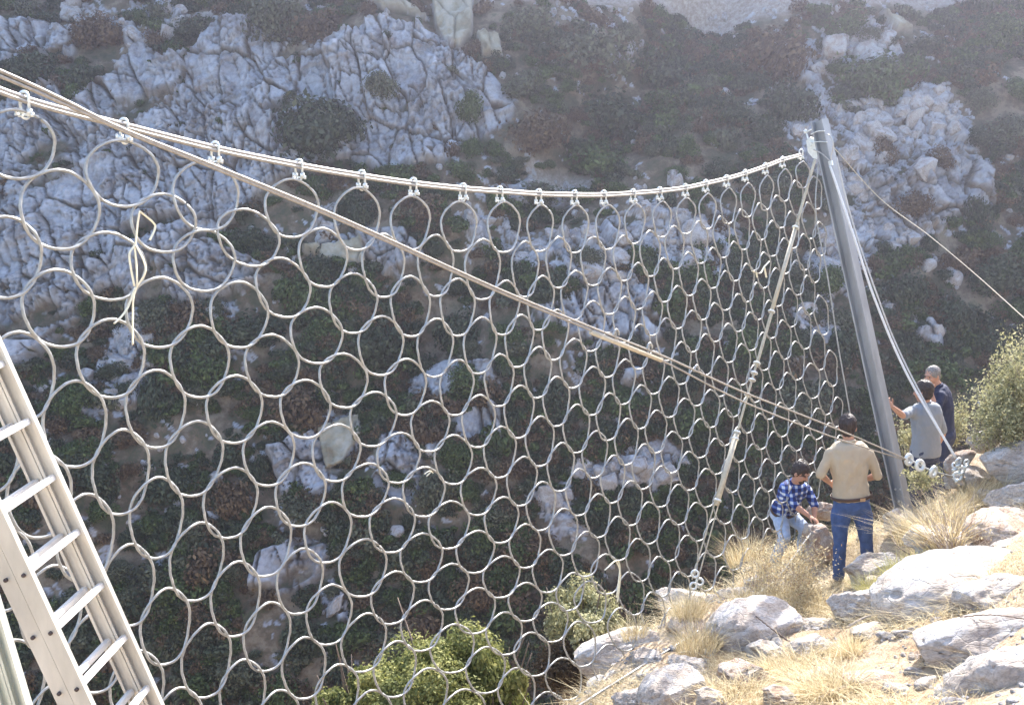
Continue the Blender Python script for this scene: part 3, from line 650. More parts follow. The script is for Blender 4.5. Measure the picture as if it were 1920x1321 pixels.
# ------------------------------------------------------------------ steel post at the far end
B0 = P(1693, 950, 12.2); T0 = P(1536, 226, 12.75); axp = T0 - B0; Lp = np.linalg.norm(axp); axp /= Lp
view = B0 - CAM; view[2] = 0; view /= np.linalg.norm(view)
wx = np.cross(view, axp); wx /= np.linalg.norm(wx)      # to the right as seen
yy = np.cross(axp, wx); th = rad(-23)
px_a = wx * math.cos(th) + yy * math.sin(th); py_a = np.cross(axp, px_a)
post = thing('steel_post', 'tall leaning galvanised steel beam post at the right end of the net', 'post', B0)
H, W2, tf, tw = .080, .080, .010, .005      # half depth across the web, half flange width
mb = MB(); prof = [(-H, -W2), (-H + tf * 2, -W2), (-H + tf * 2, -tw), (H - tf * 2, -tw), (H - tf * 2, -W2), (H, -W2), (H, W2), (H - tf * 2, W2), (H - tf * 2, tw), (-H + tf * 2, tw), (-H + tf * 2, W2), (-H, W2)]
mb.prism(prof, B0, px_a, py_a, axp * -.12, axp * Lp); mb.build('beam', M['beam'], post, smooth=False)
for z_, x_ in ((.24, .03), (.08, .05), (.24, -.04), (.08, -.03)):
    mb = MB()
    q = B0 + axp * z_ + px_a * x_ + py_a * -.0; s_ = 1 if (py_a @ view) < 0 else -1
    mb.tube([q + py_a * s_ * .004, q + py_a * s_ * .022], .014, 6)
    mb.build('bolt', M['galv_bright'], post)
s_ = 1 if (py_a @ view) < 0 else -1; fr = py_a * s_      # towards the viewer
# base plate and hinge lugs
mb = MB(); mb.obox(B0 - axp * .13, px_a * .17, py_a * .15, axp * .012); mb.obox(B0 - axp * .16 - px_a * .06 + fr * .05, px_a * .012, py_a * .1, axp * .08); mb.obox(B0 - axp * .16 + px_a * .06 + fr * .05, px_a * .012, py_a * .1, axp * .08)
mb.tube([B0 - axp * .17 - px_a * .12 + fr * .1, B0 - axp * .17 + px_a * .12 + fr * .1], .02, 10); mb.obox(B0 - axp * .245 + fr * .02, px_a * .24, py_a * .2, axp * .012)
mb.build('base_plate', M['beam'], post, smooth=False)
# head: side plates with saddle for the support cable, guide bolt and clamp loop
HP = P(1521, 243, 12.6)
mb = MB(); hp = [(0, .10), (.045, .13), (.11, .10), (.12, -.04), (.07, -.13), (.02, -.16), (-.02, -.05)]
for dn in (-.05, .03): mb.prism([(-x, y) for x, y in hp], T0 - axp * .30 - px_a * (H + .0) + fr * .03, px_a, axp, fr * dn, fr * (dn + .012))
mb.tube([T0 - axp * .25 - px_a * (H + .06) - fr * .06, T0 - axp * .25 - px_a * (H + .06) + fr * .1], .03, 14)
mb.build('saddle', M['galv_bright'], post, smooth=False)
mb = MB(); mb.tube([T0 - axp * .07 - px_a * H, T0 - axp * .09 - px_a * (H + .13)], .008, 8); mb.tube([T0 - axp * .05 - px_a * (H + .13), T0 - axp * .30 - px_a * (H + .105)], .009, 8)
mb.tube([T0 - axp * .06 - px_a * (H + .13), T0 - axp * .10 - px_a * (H + .13)], .024, 8); mb.build('guide_bolt', M['galv_bright'], post)
loop = [T0 + fr * (W2 + .01) + px_a * a - axp * b_ for a, b_ in ((-.11, .33), (-.02, .40), (.06, .50), (.085, .55), (.10, .47), (.15, .38), (.165, .30), (.14, .22), (.10, .20))]
mb = MB(); mb.tube(spline(loop, 40), .0075, 8); mb.build('sling', M['rope_bright'], post)
mb = MB(); mb.tube(spline([T0 + fr * (W2 + .01) + px_a * a - axp * b_ for a, b_ in ((-.10, .14), (0, .13), (.09, .15))], 12), .006, 8); mb.build('strap_wire', M['galv_bright'], post); mb = MB()
mb.tube(spline([T0 + fr * (W2 + .01) + px_a * a - axp * b_ for a, b_ in ((-.10, .24), (0, .26), (.09, .29))], 12), .005, 8); mb.build('strap_wire', M['galv_bright'], post); mb = MB()
mb.obox(T0 + fr * (W2 + .015) + px_a * .08 - axp * .55, px_a * .022, axp * .028, fr * .018); mb.build('clamp', M['galv_bright'], post, smooth=False)

def cable(name, label, cat, pts, r, mat, group=None, n=80, lobes=0, twist=0):
    mb = MB(); mb.tube(spline(pts, n) if len(pts) > 2 else pline(pts[0], pts[-1], n), r, 12, twist=twist, lobes=lobes)
    o = mb.build(name, M[mat]); tag(o, label, cat, group); return o
JN = P(1698, 860, 10.9)
# the long stay that crosses in front of the net
ST0 = P(-330, -20, 3.4)
def stay(px, py, a0=3.75, a1=10.9):      # linear in inverse depth from (0,..) to the anchor
    t = px / 1698; return P(px, py, 1 / ((1 - t) / a0 + t / a1))
cable('stay_cable', 'upper strand of the long diagonal stay running down across the net to the anchor rings', 'cable',
      [stay(-330, -5), stay(0, 133), stay(120, 188), stay(232, 243), stay(420, 318), stay(640, 409), stay(933, 541), stay(1130, 622), stay(1250, 670), stay(1390, 733), stay(1540, 792), stay(1640, 834), JN], .0078, 'rope', 'diagonal stay strands', 160)
cable('stay_cable', 'lower strand of the long diagonal stay, sagging below the other towards the anchor', 'cable',
      [stay(-330, 10), stay(0, 143), stay(130, 200), stay(250, 254), stay(420, 323), stay(640, 414), stay(933, 546), stay(1130, 628), stay(1250, 680), stay(1390, 751), stay(1540, 811), stay(1620, 838), JN + np.array([-.01, 0, -.01])], .0072, 'rope', 'diagonal stay strands', 160)
bt = thing('brake_tube', 'tan energy brake sleeve clamped on the long diagonal stay', 'brake', stay(1175, 643))
mb = MB(); mb.tube([stay(1108, 619) - [0, 0, .012], stay(1240, 672) - [0, 0, .012]], .017, 12); mb.build('sleeve', M['tube_tan'], bt)
for (x, y) in ((1155, 627), (1218, 652), (1306, 693)):
    mb = MB(); q = stay(x, y); t = np.linspace(0, math.pi, 10); mb.tube([q + AL * .035 * math.cos(a) + np.array([0, 0, .045 * math.sin(a) - .01]) for a in t], .008, 8); mb.build('bow', M['galv'], bt)
# anchor end: three thimble rings in a chain
ch = thing('anchor_chain', 'chain of three thick zinc thimbles at the lower end of the diagonal stay', 'anchor', P(1726, 872, 10.95))
def torus(c, R, r, nrm, mb, n=20, squash=1.0):
    nrm = np.asarray(nrm, float); nrm /= np.linalg.norm(nrm); a = np.cross(nrm, [0, 0, 1.0]); a /= np.linalg.norm(a) + 1e-9; b_ = np.cross(nrm, a)
    t = np.linspace(0, 2 * math.pi, n, endpoint=False); mb.tube([c + R * math.cos(x) * a + R * squash * math.sin(x) * b_ for x in t], r, 10, closed=True)
for (x, y, nn) in ((1704, 861, (.5, -1, .1)), (1725, 872, (.2, -1, .2)), (1750, 884, (.6, -1, -.1))):
    mb = MB(); torus(P(x, y, 10.95), .044, .022, nn, mb, squash=1.2); mb.build('thimble', M['galv_bright'], ch)
mb = MB(); mb.tube([P(1704, 861, 10.95), P(1725, 872, 10.97), P(1750, 884, 10.99), P(1786, 893, 11.1)], .012, 8); mb.build('link_bar', M['galv'], ch)
# back stays from the post head down to the rock anchor on the right
AN = P(1792, 858, 11.4)
cable('back_stay', 'bright thick steel back stay from the post head down to the rock anchor, nearer strand', 'cable', [T0 + px_a * .075 + fr * .12 - axp * .58, P(1600, 440, 12.3), P(1640, 560, 12.15), P(1700, 700, 11.9), AN], .015, 'rope_white', 'back stays of the post', 90)
cable('back_stay', 'second thinner back stay beside the bright one behind the post', 'cable', [T0 + px_a * .16 + fr * .08 - axp * .5, P(1598, 415, 12.4), P(1640, 540, 12.2), P(1688, 662, 12.0), AN + np.array([-.02, .05, .03])], .010, 'rope_bright', 'back stays of the post', 90)
an = thing('rock_anchor', 'cluster of zinc wire clips and eye bolts where the back stays meet the rocks', 'anchor', P(1800, 875, 11.4))
for (x, y, s__) in ((1797, 864, 1), (1803, 879, 1), (1795, 893, 1.25), (1812, 866, .8), (1790, 872, .8)):
    mb = MB(); torus(P(x, y, 11.4), .035 * s__, .014 * s__, (random.uniform(-.6, .6), -1, random.uniform(-.5, .5)), mb); mb.obox(P(x, y + 8, 11.38), (.03, 0, .01), (0, .015, 0), (0, 0, .015)); mb.build('wire_clip', M['galv_bright'], an)
mb = MB(); mb.tube([P(1797, 860, 11.4), P(1800, 880, 11.42), P(1812, 912, 11.5)], .018, 8); mb.build('eye_bolt', M['galv'], an)
# thin line going up the slope to the right
cable('guy_line', 'thin tan guy line slanting from the post head to the right edge', 'rope', [T0 - axp * .35 + px_a * .1, P(1650, 372, 12.4), P(1740, 440, 11.5), P(1830, 515, 10.5), P(1925, 600, 9.4), P(2080, 735, 7.8)], .0045, 'rope_tan')
# seam rope at the right edge of the net
cable('seam_rope', 'slack steel rope along the right edge of the ring net beside the post', 'rope', [T0 - px_a * .13 - axp * .5, P(1530, 400, 12.7), P(1552, 520, 12.6), P(1572, 650, 12.5), P(1596, 790, 12.4), P(1606, 900, 12.3)], .009, 'galv')
cable('bottom_rope', 'steel rope lying along the rocks under the lower edge of the net', 'rope', [P(1050, 1345, 7.9), P(1120, 1300, 8.2), P(1200, 1250, 8.75), P(1290, 1195, 9.2), P(1370, 1140, 9.9), P(1450, 1090, 10.6), P(1520, 1000, 11.8)], .011, 'galv')
# the slanting pull rope with its two long brake sleeves, in front of the net
R0, R1 = P(1528, 300, 12.5), P(1303, 1086, 9.85)
def pr(t, dx=0, dz=0): return R0 + (R1 - R0) * t + np.array([dx, 0, dz])
pl = thing('pull_rope', 'tan pull rope with two brake sleeves slanting down in front of the net', 'rope', pr(.5))
mb = MB(); mb.tube(pline(pr(.0), pr(.17), 30), .018, 10); mb.tube(pline(pr(.17), pr(.535), 50), .015, 10); mb.tube(pline(pr(.17, .018), pr(.535, .012), 50), .010, 10)
mb.tube(pline(pr(.535), pr(.68), 30), .014, 10)
for dx in (-.012, .012): mb.tube(pline(pr(.68, dx), pr(1, dx * 2.5), 50), .008, 8)
mb.build('strand', M['rope_tan'], pl)
mb = MB(); mb.tube([pr(.18), pr(.40)], .024, 12); mb.build('brake_sleeve', M['tube_tan'], pl)
mb = MB(); mb.tube([pr(.685), pr(.845)], .031, 12); mb.build('brake_sleeve', M['tube_tan'], pl)
for t_ in (.185, .40, .525, .548, .565, .60, .685, .70, .835):
    mb = MB(); torus(pr(t_), .032, .012, (R1 - R0), mb, 14); mb.build('clamp_ring', M['galv_bright'], pl)
mb = MB()
for a_, b_, z_ in ((1303, 1075, 9.85), (1312, 1090, 9.85), (1300, 1098, 9.8)): torus(P(a_, b_, z_), .035, .012, (random.uniform(-.5, .5), -1, .2), mb)
mb.build('anchor_eye', M['galv_bright'], pl)
# strips of cloth knotted to the net
def strap(name, label, paths, Yoff, wid=.011):
    V_, F_ = [], []; mb = MB()
    for p in paths:
        pts = spline([net_pt(x, y, Yoff) for x, y in p], 24); mb.tube(pts, wid, 6, flat=.35)
    o = mb.build(name, M['strap']); tag(o, label, 'strap'); return o
strap('cloth_strap', 'long cream strap knotted round a large ring at the left, ends dangling', [[(262, 396), (288, 418), (290, 430), (281, 450)], [(262, 396), (258, 420), (254, 458)], [(254, 458), (243, 475), (245, 500), (252, 536)], [(254, 458), (270, 490), (272, 512), (256, 538)], [(252, 458), (256, 500), (257, 536)], [(256, 538), (250, 560), (249, 600), (249, 646)], [(254, 538), (240, 575), (226, 595), (214, 606)]], .05)
strap('cloth_strap', 'short pale rag tied high on the fine rings left of the pull rope', [[(1410, 508), (1425, 512), (1433, 500), (1442, 490)], [(1433, 500), (1437, 520)], [(1418, 512), (1420, 520)]], .05, .012)
strap('cloth_strap', 'pale rag tied on the net above the sage bush at bottom centre', [[(1134, 1068), (1155, 1050), (1162, 1060), (1160, 1090), (1156, 1120)], [(1155, 1050), (1163, 1075), (1158, 1128)]], .05, .009)
strap('cloth_strap', 'tiny pale tag of wire end on a ring low in the middle of the net', [[(796, 888), (806, 882), (812, 886)], [(800, 892), (808, 884)]], .04, .007)

# ------------------------------------------------------------------ aluminium ladders at the left
def ladder(label, N4, F4, r, up, down, rungs, mat, mat2, wid, name='ladder'):
    root = thing(name, label, 'ladder', camf(*N4))
    n0, f0 = camf(*N4), camf(*F4); rr = camf(*(np.array(N4) + r)) - n0; rr /= np.linalg.norm(rr)
    g = f0 - n0; g -= rr * (g @ rr); gl = np.linalg.norm(g); g /= gl; n = np.cross(rr, g); n /= np.linalg.norm(n)
    if n @ (n0 - CAM) > 0: n = -n
    for c, s in ((n0, 1), (f0, -1)):
        c = c + rr * ((f0 - n0) @ rr) * (0 if s == 1 else 0)
        # two nested channel rails side by side
        mb = MB()
        for off, ins in ((wid * .25, 0.0), (-wid * .25, .004)):
            h = wid * .235; d = .026; t = .0035
            prof = [(0 + ins, -h), (d, -h), (d, -h + .014), (d - t, -h + .014), (d - t, -h + t), (t + ins, -h + t), (t + ins, h - t), (d - t, h - t), (d - t, h - .014), (d, h - .014), (d, h), (0 + ins, h)]
            prof = [(-x * -1 * s, y + off) for x, y in prof]
            mb.prism(prof, c - g * s * .013, g, n, -rr * up, rr * down)
        mb.prism([(s * .010, -wid * .05), (s * .013, -wid * .05), (s * .013, wid * .05), (s * .010, wid * .05)], c - g * s * .013, g, n, -rr * up, rr * down)
        mb.build('rail', M[mat], root, smooth=False)
    for k in rungs:
        q0 = n0 + rr * (.281 * k); q1 = q0 + g * gl
        for off in (.29, -.25):
            mb = MB(); o_ = n * wid * off
            pf = [(x_ * .8, y_) for x_, y_ in ((-.017, -.010), (-.010, -.014), (.010, -.014), (.017, -.010), (.017, .010), (.011, .014), (-.011, .014), (-.017, .010))]
            mb.prism(pf, q0 + o_, n, rr, g * .01, g * (gl - .01)); 
            for x_ in (-.010, -.004, .003, .009): mb.prism([(x_, -.0165), (x_ + .003, -.0165), (x_ + .003, -.0138), (x_, -.0138)], q0 + o_, n, rr, g * .012, g * (gl - .012))
            mb.build('rung', M[mat2], root, smooth=False)
            mb = MB(); mb.tube([q0 + o_ - g * .022, q0 + o_ - g * .012], .009, 12); mb.tube([q1 + o_ + g * .012, q1 + o_ + g * .022], .009, 12); mb.build('rivet', M['rivet'], root)
    return root
ladder('weathered aluminium extension ladder leaning up to the left, rungs in view', (-2.025, 1.213, 4.34), (-1.976, 1.105, 4.748), np.array([.297, .89, .2]), 2.6, 1.6, range(-8, 6), 'alu', 'alu_rung', .165)
ladder('pale greenish ladder rail crossing the bottom left corner, nearest to the camera', (-1.833, 1.115, 3.62), (-2.08, .93, 3.25), np.array([.285, .955, .0]), 2.4, 1.4, range(-6, -1), 'alu_green', 'alu_rung', .15)
# ------------------------------------------------------------------ near ground: the sunlit shoulder of rock on the right
GC = [(1080,1321,8.2),(1240,1200,9.3),(1310,1140,10.0),(1420,1100,11.0),(1470,1050,12.3),(1597,1090,11.3),(1690,968,12.2),(1750,985,13.0),(1800,905,12.2),(1870,915,11.3),(1930,890,11.0),
      (1930,1321,5.6),(1500,1321,6.9),(1300,1321,7.6),(1700,1210,7.7),(1500,1210,8.5),(1920,1110,7.6),(1800,1060,9.3),(1650,1120,9.6),(1350,1260,8.2),(1860,975,10.6),(1540,1120,10.2)]
gp = [P(*g) for g in GC] + [np.array(q, float) for q in [(0, 0, 3.4), (1.6, 2.5, 3.1), (3.2, 0, 4.1), (8.5, 8, 5.2), (9, 12.5, 3.6), (13, 6, 8), (-3, 0, 3.2), (6.5, 5, 4.4), (3, -6, 4.5), (12, 17, 4), (2.2, 4.5, 2.3)]]
gf = tps_fit([q[:2] for q in gp], [q[2] for q in gp], .05)
EDGE = [(-60, -3), (-9, 1.2), (-2.2, 1.9), (-.2, 3.2)] + [tuple(P(*q)[:2]) for q in ((1060,1321,7.8),(1225,1160,9.3),(1300,1095,10.1),(1415,1085,11.3),(1440,1050,12.6),(1560,970,13.4),(1700,945,14.0),(1830,880,14.6))] + [(12, 19), (25, 26), (60, 40)]
def edge_dist(x, y):
    best = np.full(x.shape, 1e9); sx_ = np.ones(x.shape); qx = x.copy(); qy = y.copy()
    for (x0, y0), (x1, y1) in zip(EDGE[:-1], EDGE[1:]):
        ex, ey = x1 - x0, y1 - y0; t = np.clip(((x - x0) * ex + (y - y0) * ey) / (ex * ex + ey * ey), 0, 1)
        cx, cy = x0 + t * ex, y0 + t * ey; d = np.hypot(x - cx, y - cy); side = ex * (y - y0) - ey * (x - x0)
        m = d < best; best = np.where(m, d, best); sx_ = np.where(m, np.sign(side), sx_); qx = np.where(m, cx, qx); qy = np.where(m, cy, qy)
    return best * sx_, qx, qy      # positive beyond the edge
def ground_z(x, y, det=True):
    x = np.atleast_1d(np.asarray(x, float)); y = np.atleast_1d(np.asarray(y, float))
    d, qx, qy = edge_dist(x, y); o_ = d > 0
    ux, uy = np.where(o_, qx, x), np.where(o_, qy, y)
    cxx = np.clip(ux, -12, 16); cyy = np.clip(uy, -8, 20)
    z = gf(np.stack([cxx, cyy], -1)); z = z - (np.abs(ux - cxx) + np.abs(uy - cyy)) * .3
    dd = np.maximum(d, 0); z = z - 1.45 * dd * sstep(0, .8, dd) - .25 * dd
    if det: z = z + .10 * fbm(x / 1.1, y / 1.1, 500, 4) * sstep(1, 3, np.hypot(x, y)) + .5 * fbm(x / 3, y / 3, 510, 3) * sstep(.5, 3, dd) + .012 * fbm(x / .12, y / .12, 520, 3)
    return z
def gz(x, y): return float(ground_z(x, y)[0])
gx = np.concatenate([np.arange(-60, -1, .8), np.arange(-1, .3, .1), np.arange(.3, 8.6, .038), np.arange(8.6, 14, .15), np.arange(14, 62, 1.2)])
gy = np.concatenate([np.arange(-14, 3.5, .35), np.arange(3.5, 5, .08), np.arange(5, 15.2, .045), np.arange(15.2, 30, .3), np.arange(30, 40, 1)])
GX, GY = np.meshgrid(gx, gy); sh = GX.shape; GX = GX.ravel(); GY = GY.ravel(); GZ = ground_z(GX, GY)
ii = np.arange(len(gx) * len(gy)).reshape(len(gy), len(gx))
GF = np.stack([ii[:-1, :-1], ii[:-1, 1:], ii[1:, 1:], ii[1:, :-1]], -1).reshape(-1, 4)
m, nt, b = newmat('dry_soil')
_, so_, src = noise_col(nt, 1.3, [(.3, (.34, .24, .15)), (.45, (.47, .36, .25)), (.58, (.56, .47, .36)), (.72, (.62, .57, .49))], 10, .7)
_, sp2, _ = noise_col(nt, 26, [(.36, (.55, .45, .36)), (.5, (1, 1, 1)), (.66, (1.0, .98, .92))], 8, .75)
nt.links.new(mixc(nt, 1.0, so_.outputs[0], sp2.outputs[0], 'MULTIPLY'), b.inputs['Base Color']); b.inputs['Roughness'].default_value = .95; b.inputs['Specular IOR Level'].default_value = .1
n5 = N(nt, 'ShaderNodeTexNoise', Scale=14, Detail=10, Roughness=.75); nt.links.new(src, n5.inputs['Vector']); bump(nt, b, n5.outputs['Fac'], .9, .06)
g = mesh_np('ground', np.stack([GX, GY, GZ], -1), GF, m); tag(g, 'dry stony soil of the near slope, strewn with straw and limestone', 'ground', kind='structure')

# ------------------------------------------------------------------ boulders
def boulder_mesh(seed, cuts=7, sub=5, rough=.10, strata=0.0, power=2.4):
    bm = bmesh.new(); bmesh.ops.create_icosphere(bm, subdivisions=sub, radius=1)
    p = np.array([v.co[:] for v in bm.verts]); r = np.random.default_rng(seed)
    # superellipsoid, then planar facets, then noise
    s = (np.abs(p) ** power).sum(1) ** (-1 / power); p = p * s[:, None] * .98
    for _ in range(cuts):
        n = r.normal(size=3); n[2] *= .8; n /= np.linalg.norm(n); off = r.uniform(.50, .86); d = p @ n - off
        p -= np.outer(np.where(d > 0, d * .96, 0), n)
    L = np.linalg.norm(p, axis=1)[:, None]; nn = p / L
    p += nn * (rough * 1.1 * fbm3(p * 1.2 + seed, seed, 3) + rough * .55 * fbm3(p * 3.6 + seed, seed + 5, 4) + rough * .22 * fbm3(p * 13 + seed, seed + 9, 3))[:, None]
    cr_ = np.abs(fbm3(p * np.array([1.3, 1.3, 2.2]) + seed * 3.1, seed + 40, 3)); p -= nn * (np.clip(.045 - cr_, 0, 1) * 1.9)[:, None]
    if strata:
        h = p[:, 2] * 7 + 2.2 * fbm3(p * 1.5, seed + 77, 3); p -= nn * (strata * (np.abs(h - np.floor(h) - .5) < .13) )[:, None]
    for v, q in zip(bm.verts, p): v.co = q
    me = bpy.data.meshes.new('boulder'); bm.to_mesh(me); bm.free(); me.polygons.foreach_set('use_smooth', np.ones(len(me.polygons), bool)); return me
BM = [boulder_mesh(i * 13 + 3, cuts=[5, 12, 4, 14, 7, 11][i], rough=[.12, .17, .09, .18, .12, .16][i], power=[2.6, 2.4, 2.6, 2.3, 2.8, 2.4][i], strata=[0, .03, 0, .02, .035, 0][i]) for i in range(6)]
def boulder(px0, py0, px1, py1, Y, label, depth=.8, rot=0, tilt=0, v=0, mat='boulder', roll=0, group=None, name='boulder'):
    cx, cy = (px0 + px1) / 2, (py0 + py1) / 2; c = P(cx, cy, Y); k = Y / FPX
    hw, hh = (px1 - px0) / 2 * k, (py1 - py0) / 2 * k
    me = BM[v]
    if me.materials: me = me.copy(); me.materials.clear()
    me.materials.append(M[mat]); o = bpy.data.objects.new(name, me); link(o)
    o.location = tuple(c + np.array([0, hw * depth * .35, 0])); o.scale = (hw * 1.25, hw * depth * 1.1, hh * 1.10)
    o.rotation_euler = (rad(tilt), rad(roll), rad(rot)); tag(o, label, 'boulder', group); return o
boulder(1685,1058,1995,1225,8.3,'huge pale boulder rising to the right edge below the dry tuft',.75,v=0,roll=-8)
boulder(1775,1090,2010,1205,7.75,'pale boulder leaning over the huge one at the right edge',.6,v=5,roll=-14)
boulder(1728,1175,2000,1305,6.9,'smooth rounded boulder second from the bottom right corner',.7,v=2,roll=-10)
boulder(1785,1238,2085,1450,6.0,'layered grey boulder in the bottom right corner',.7,v=4,roll=-14)
boulder(1562,1098,1665,1182,8.9,'white wedge-shaped boulder left of the huge pale one',.8,v=3,roll=-12)
boulder(1578,1034,1725,1112,10.4,'white slab boulder hiding the feet of the man in the tan shirt',.7,v=1,roll=-16)
boulder(1640,1120,1712,1172,8.9,'small brownish boulder wedged between the white wedge and the huge boulder',.9,v=5,mat='boulder_warm')
boulder(1590,1170,1740,1232,8.2,'low flat slab under the white wedge-shaped boulder',.9,v=1,roll=-6)
boulder(1855,838,1990,925,11.0,'grey rounded boulder at the right edge under the green bush',.8,v=2,roll=-14)
boulder(1866,885,2000,1000,10.4,'split dark sided boulder at the right edge under the rounded grey one',.7,v=3,roll=-20)
boulder(1345,1135,1500,1245,8.9,'sunlit sloping boulder in the straw, lower centre right',.8,v=0,roll=-12)
boulder(1235,1100,1355,1178,10.5,'grey boulder at the foot of the tan pull rope',.8,v=3,roll=6)
boulder(1078,1200,1245,1305,9.3,'grey boulder behind the bottom net edge rope, left end of the rocks',.8,v=2,roll=-16)
boulder(1110,1255,1240,1350,8.7,'pale boulder under the bottom rope, left of the white one',.8,v=1,roll=-10)
boulder(1205,1262,1320,1350,7.6,'white boulder at the bottom edge beside the straw',.8,v=0,roll=-24)
boulder(1240,1170,1370,1235,9.4,'warm coloured rock in the straw right of the bottom rope',.9,v=5,mat='boulder_warm')
boulder(1655,955,1735,1000,11.7,'grey stone block at the foot of the steel post',.9,v=1)
boulder(1725,968,1800,1010,11.2,'pale stone behind the dry tuft near the post',.9,v=5)
boulder(1778,850,1832,888,11.8,'brown rock under the back stay anchor',.8,v=4,mat='boulder_warm',roll=-22)
boulder(1800,878,1862,925,11.6,'pale rock right of the wire clips',.9,v=0)
boulder(1820,800,1870,850,12.0,'white rock in front of the right-hand bush',.8,v=3,roll=-30)
boulder(1770,880,1830,920,11.9,'grey rock below the anchor chain',.8,v=1)
boulder(1500,985,1570,1060,11.9,'warm rock between the crouching man and the tan shirted man',.8,v=5,mat='boulder_warm')
boulder(1525,935,1560,990,12.6,'brownish upright rock right of the crouching man',.8,v=4,mat='boulder_warm',roll=70)
boulder(1395,1085,1470,1140,10.6,'low rock under the dry bush left of the tan shirted man',.8,v=2)
boulder(1700,1000,1860,1060,9.7,'flat sunlit ledge rock under the big dry tuft',1.0,v=5)
boulder(1840,970,1990,1050,9.6,'flat pale ledge rock at the right edge above the huge boulder',1.0,v=0,mat='boulder_warm')
boulder(1500,1160,1585,1200,8.9,'small flat stone left of the white wedge-shaped boulder',.9,v=3)
boulder(1425,1285,1500,1325,6.9,'half buried stone in the straw at the bottom edge',.9,v=1,mat='boulder_warm')
boulder(1585,1275,1700,1320,6.9,'low stone beside the dead branch at the bottom edge',.9,v=2,mat='boulder_warm')
MORE = [(1500,1255,1590,1300,7.5,'pale angular stone in the middle of the wide straw tufts',3),(1290,1140,1370,1180,9.9,'cream angular block right of the pull rope foot',3),(1395,1200,1475,1245,8.4,'pale block below the sunlit sloping boulder',1),(1545,1205,1600,1235,8.2,'small cream block beside the low flat slab',3),(1180,1215,1260,1262,8.9,'pale angular block on the rope beside the left boulders',1),(1900,960,1985,1000,10.2,'cream block under the split boulder at the right edge',3),
 (1605,1222,1690,1258,7.7,'low pale stone in the soil below the flat slab',1),(1480,1195,1560,1235,8.2,'pale stone in the straw left of the flat slab',3),(1655,1185,1740,1222,8.0,'flat white stone between slab and rounded boulder',1),
 (1150,1290,1230,1345,7.7,'pale stone at the bottom edge left of the white boulder',3),(1340,1245,1440,1290,7.7,'half buried pale stone in the wide straw tufts',5),(1300,1290,1370,1330,7.1,'small white stone at the bottom edge in straw',1),
 (1880,1128,1990,1180,7.5,'white stone between the two big boulders at the right edge',3),(1440,1120,1520,1170,9.7,'pale rock half hidden in the straw-coloured bush',1),(1350,1100,1420,1140,10.3,'small pale rock on the brink right of the rope anchor',3),
 (1620,1085,1700,1128,9.5,'cream rock between the white slab and the huge boulder',5),(1860,1010,1960,1050,9.2,'cream rock on the ledge at the right edge',1),(1760,1000,1830,1030,10.2,'cream flat rock behind the tall stalk fan',3),
 (1700,1225,1760,1262,7.3,'grey stone at the left toe of the rounded boulder',5),(1250,1230,1330,1275,8.4,'cream rock under the straw beside the bottom rope',3),(1830,915,1870,950,10.9,'pale block below the rounded grey boulder',1)]
for x0, y0, x1, y1, Y_, lb, v_ in MORE: boulder(x0, y0, x1, y1, Y_, lb, .9, v=v_, roll=random.uniform(-18, 6), rot=random.uniform(-30, 30), mat='boulder' if v_ != 5 else 'boulder_warm')
# pebbles nobody could count: shared point scatter of three small stones
peb = []
for i, (x, y, Y, lb) in enumerate(((1693,1221,7.8,'small grey pebble in bare soil left of the rounded boulder'), (1660,1213,7.9,'small dark pebble in bare soil above the branch'), (1712,1275,7.0,'flat pebble lying beside the dead branch'))):
    me = boulder_mesh(900 + i, 6, 3, .12); me.materials.append(M['scree']); o = bpy.data.objects.new('pebble', me); link(o); k = Y / FPX * 15
    q = P(x, y, Y); o.location = (q[0], q[1], gz(q[0], q[1]) + k * .2); o.scale = (k * 1.4, k, k * .6); tag(o, lb, 'pebble'); peb.append(o)
n = 5200; qx = RNG.uniform(.3, 8.6, n); qy = RNG.uniform(5, 14, n); ed, _, _ = edge_dist(qx, qy); kk_ = (ed < .3) & (fbm(qx / .7, qy / .7, 600, 3) > -.05); qx, qy = qx[kk_], qy[kk_]
s0 = RNG.uniform(.008, .03, len(qx)) * (1 + 2.0 * (RNG.random(len(qx)) < .06)); s0 = s0 / 1.0
scatter('pebbles', 'loose pebbles and stone chips lying all over the near soil', 'pebbles', np.stack([qx, qy, ground_z(qx, qy)], -1), np.stack([s0 * 1.2, s0, s0 * .7], -1), np.stack([RNG.uniform(-.3, .3, len(qx)), RNG.uniform(-.3, .3, len(qx)), RNG.uniform(0, 6.3, len(qx))], -1), peb)
n = 5000; sa = RNG.uniform(-40, 42, n); sz = RNG.uniform(-20, 19, n); spp, rkv, clv, gv = hill_at(sa, sz)
sf = fbm(sa / 5, sz / 3.5, 610, 4); keep = (clv < .3) & (RNG.random(n) < sstep(-.1, .45, sf) + .5 * (gv > .3)); spp = spp[keep]; s0 = RNG.uniform(.06, .26, len(spp)) ** 1 * (1 + 1.2 * (RNG.random(len(spp)) < .08))
scatter('scree', 'loose limestone stones scattered over the far slope', 'scree', spp, np.stack([s0 * 1.2, s0, s0 * .9], -1), RNG.uniform(-3, 3, (len(spp), 3)), peb)

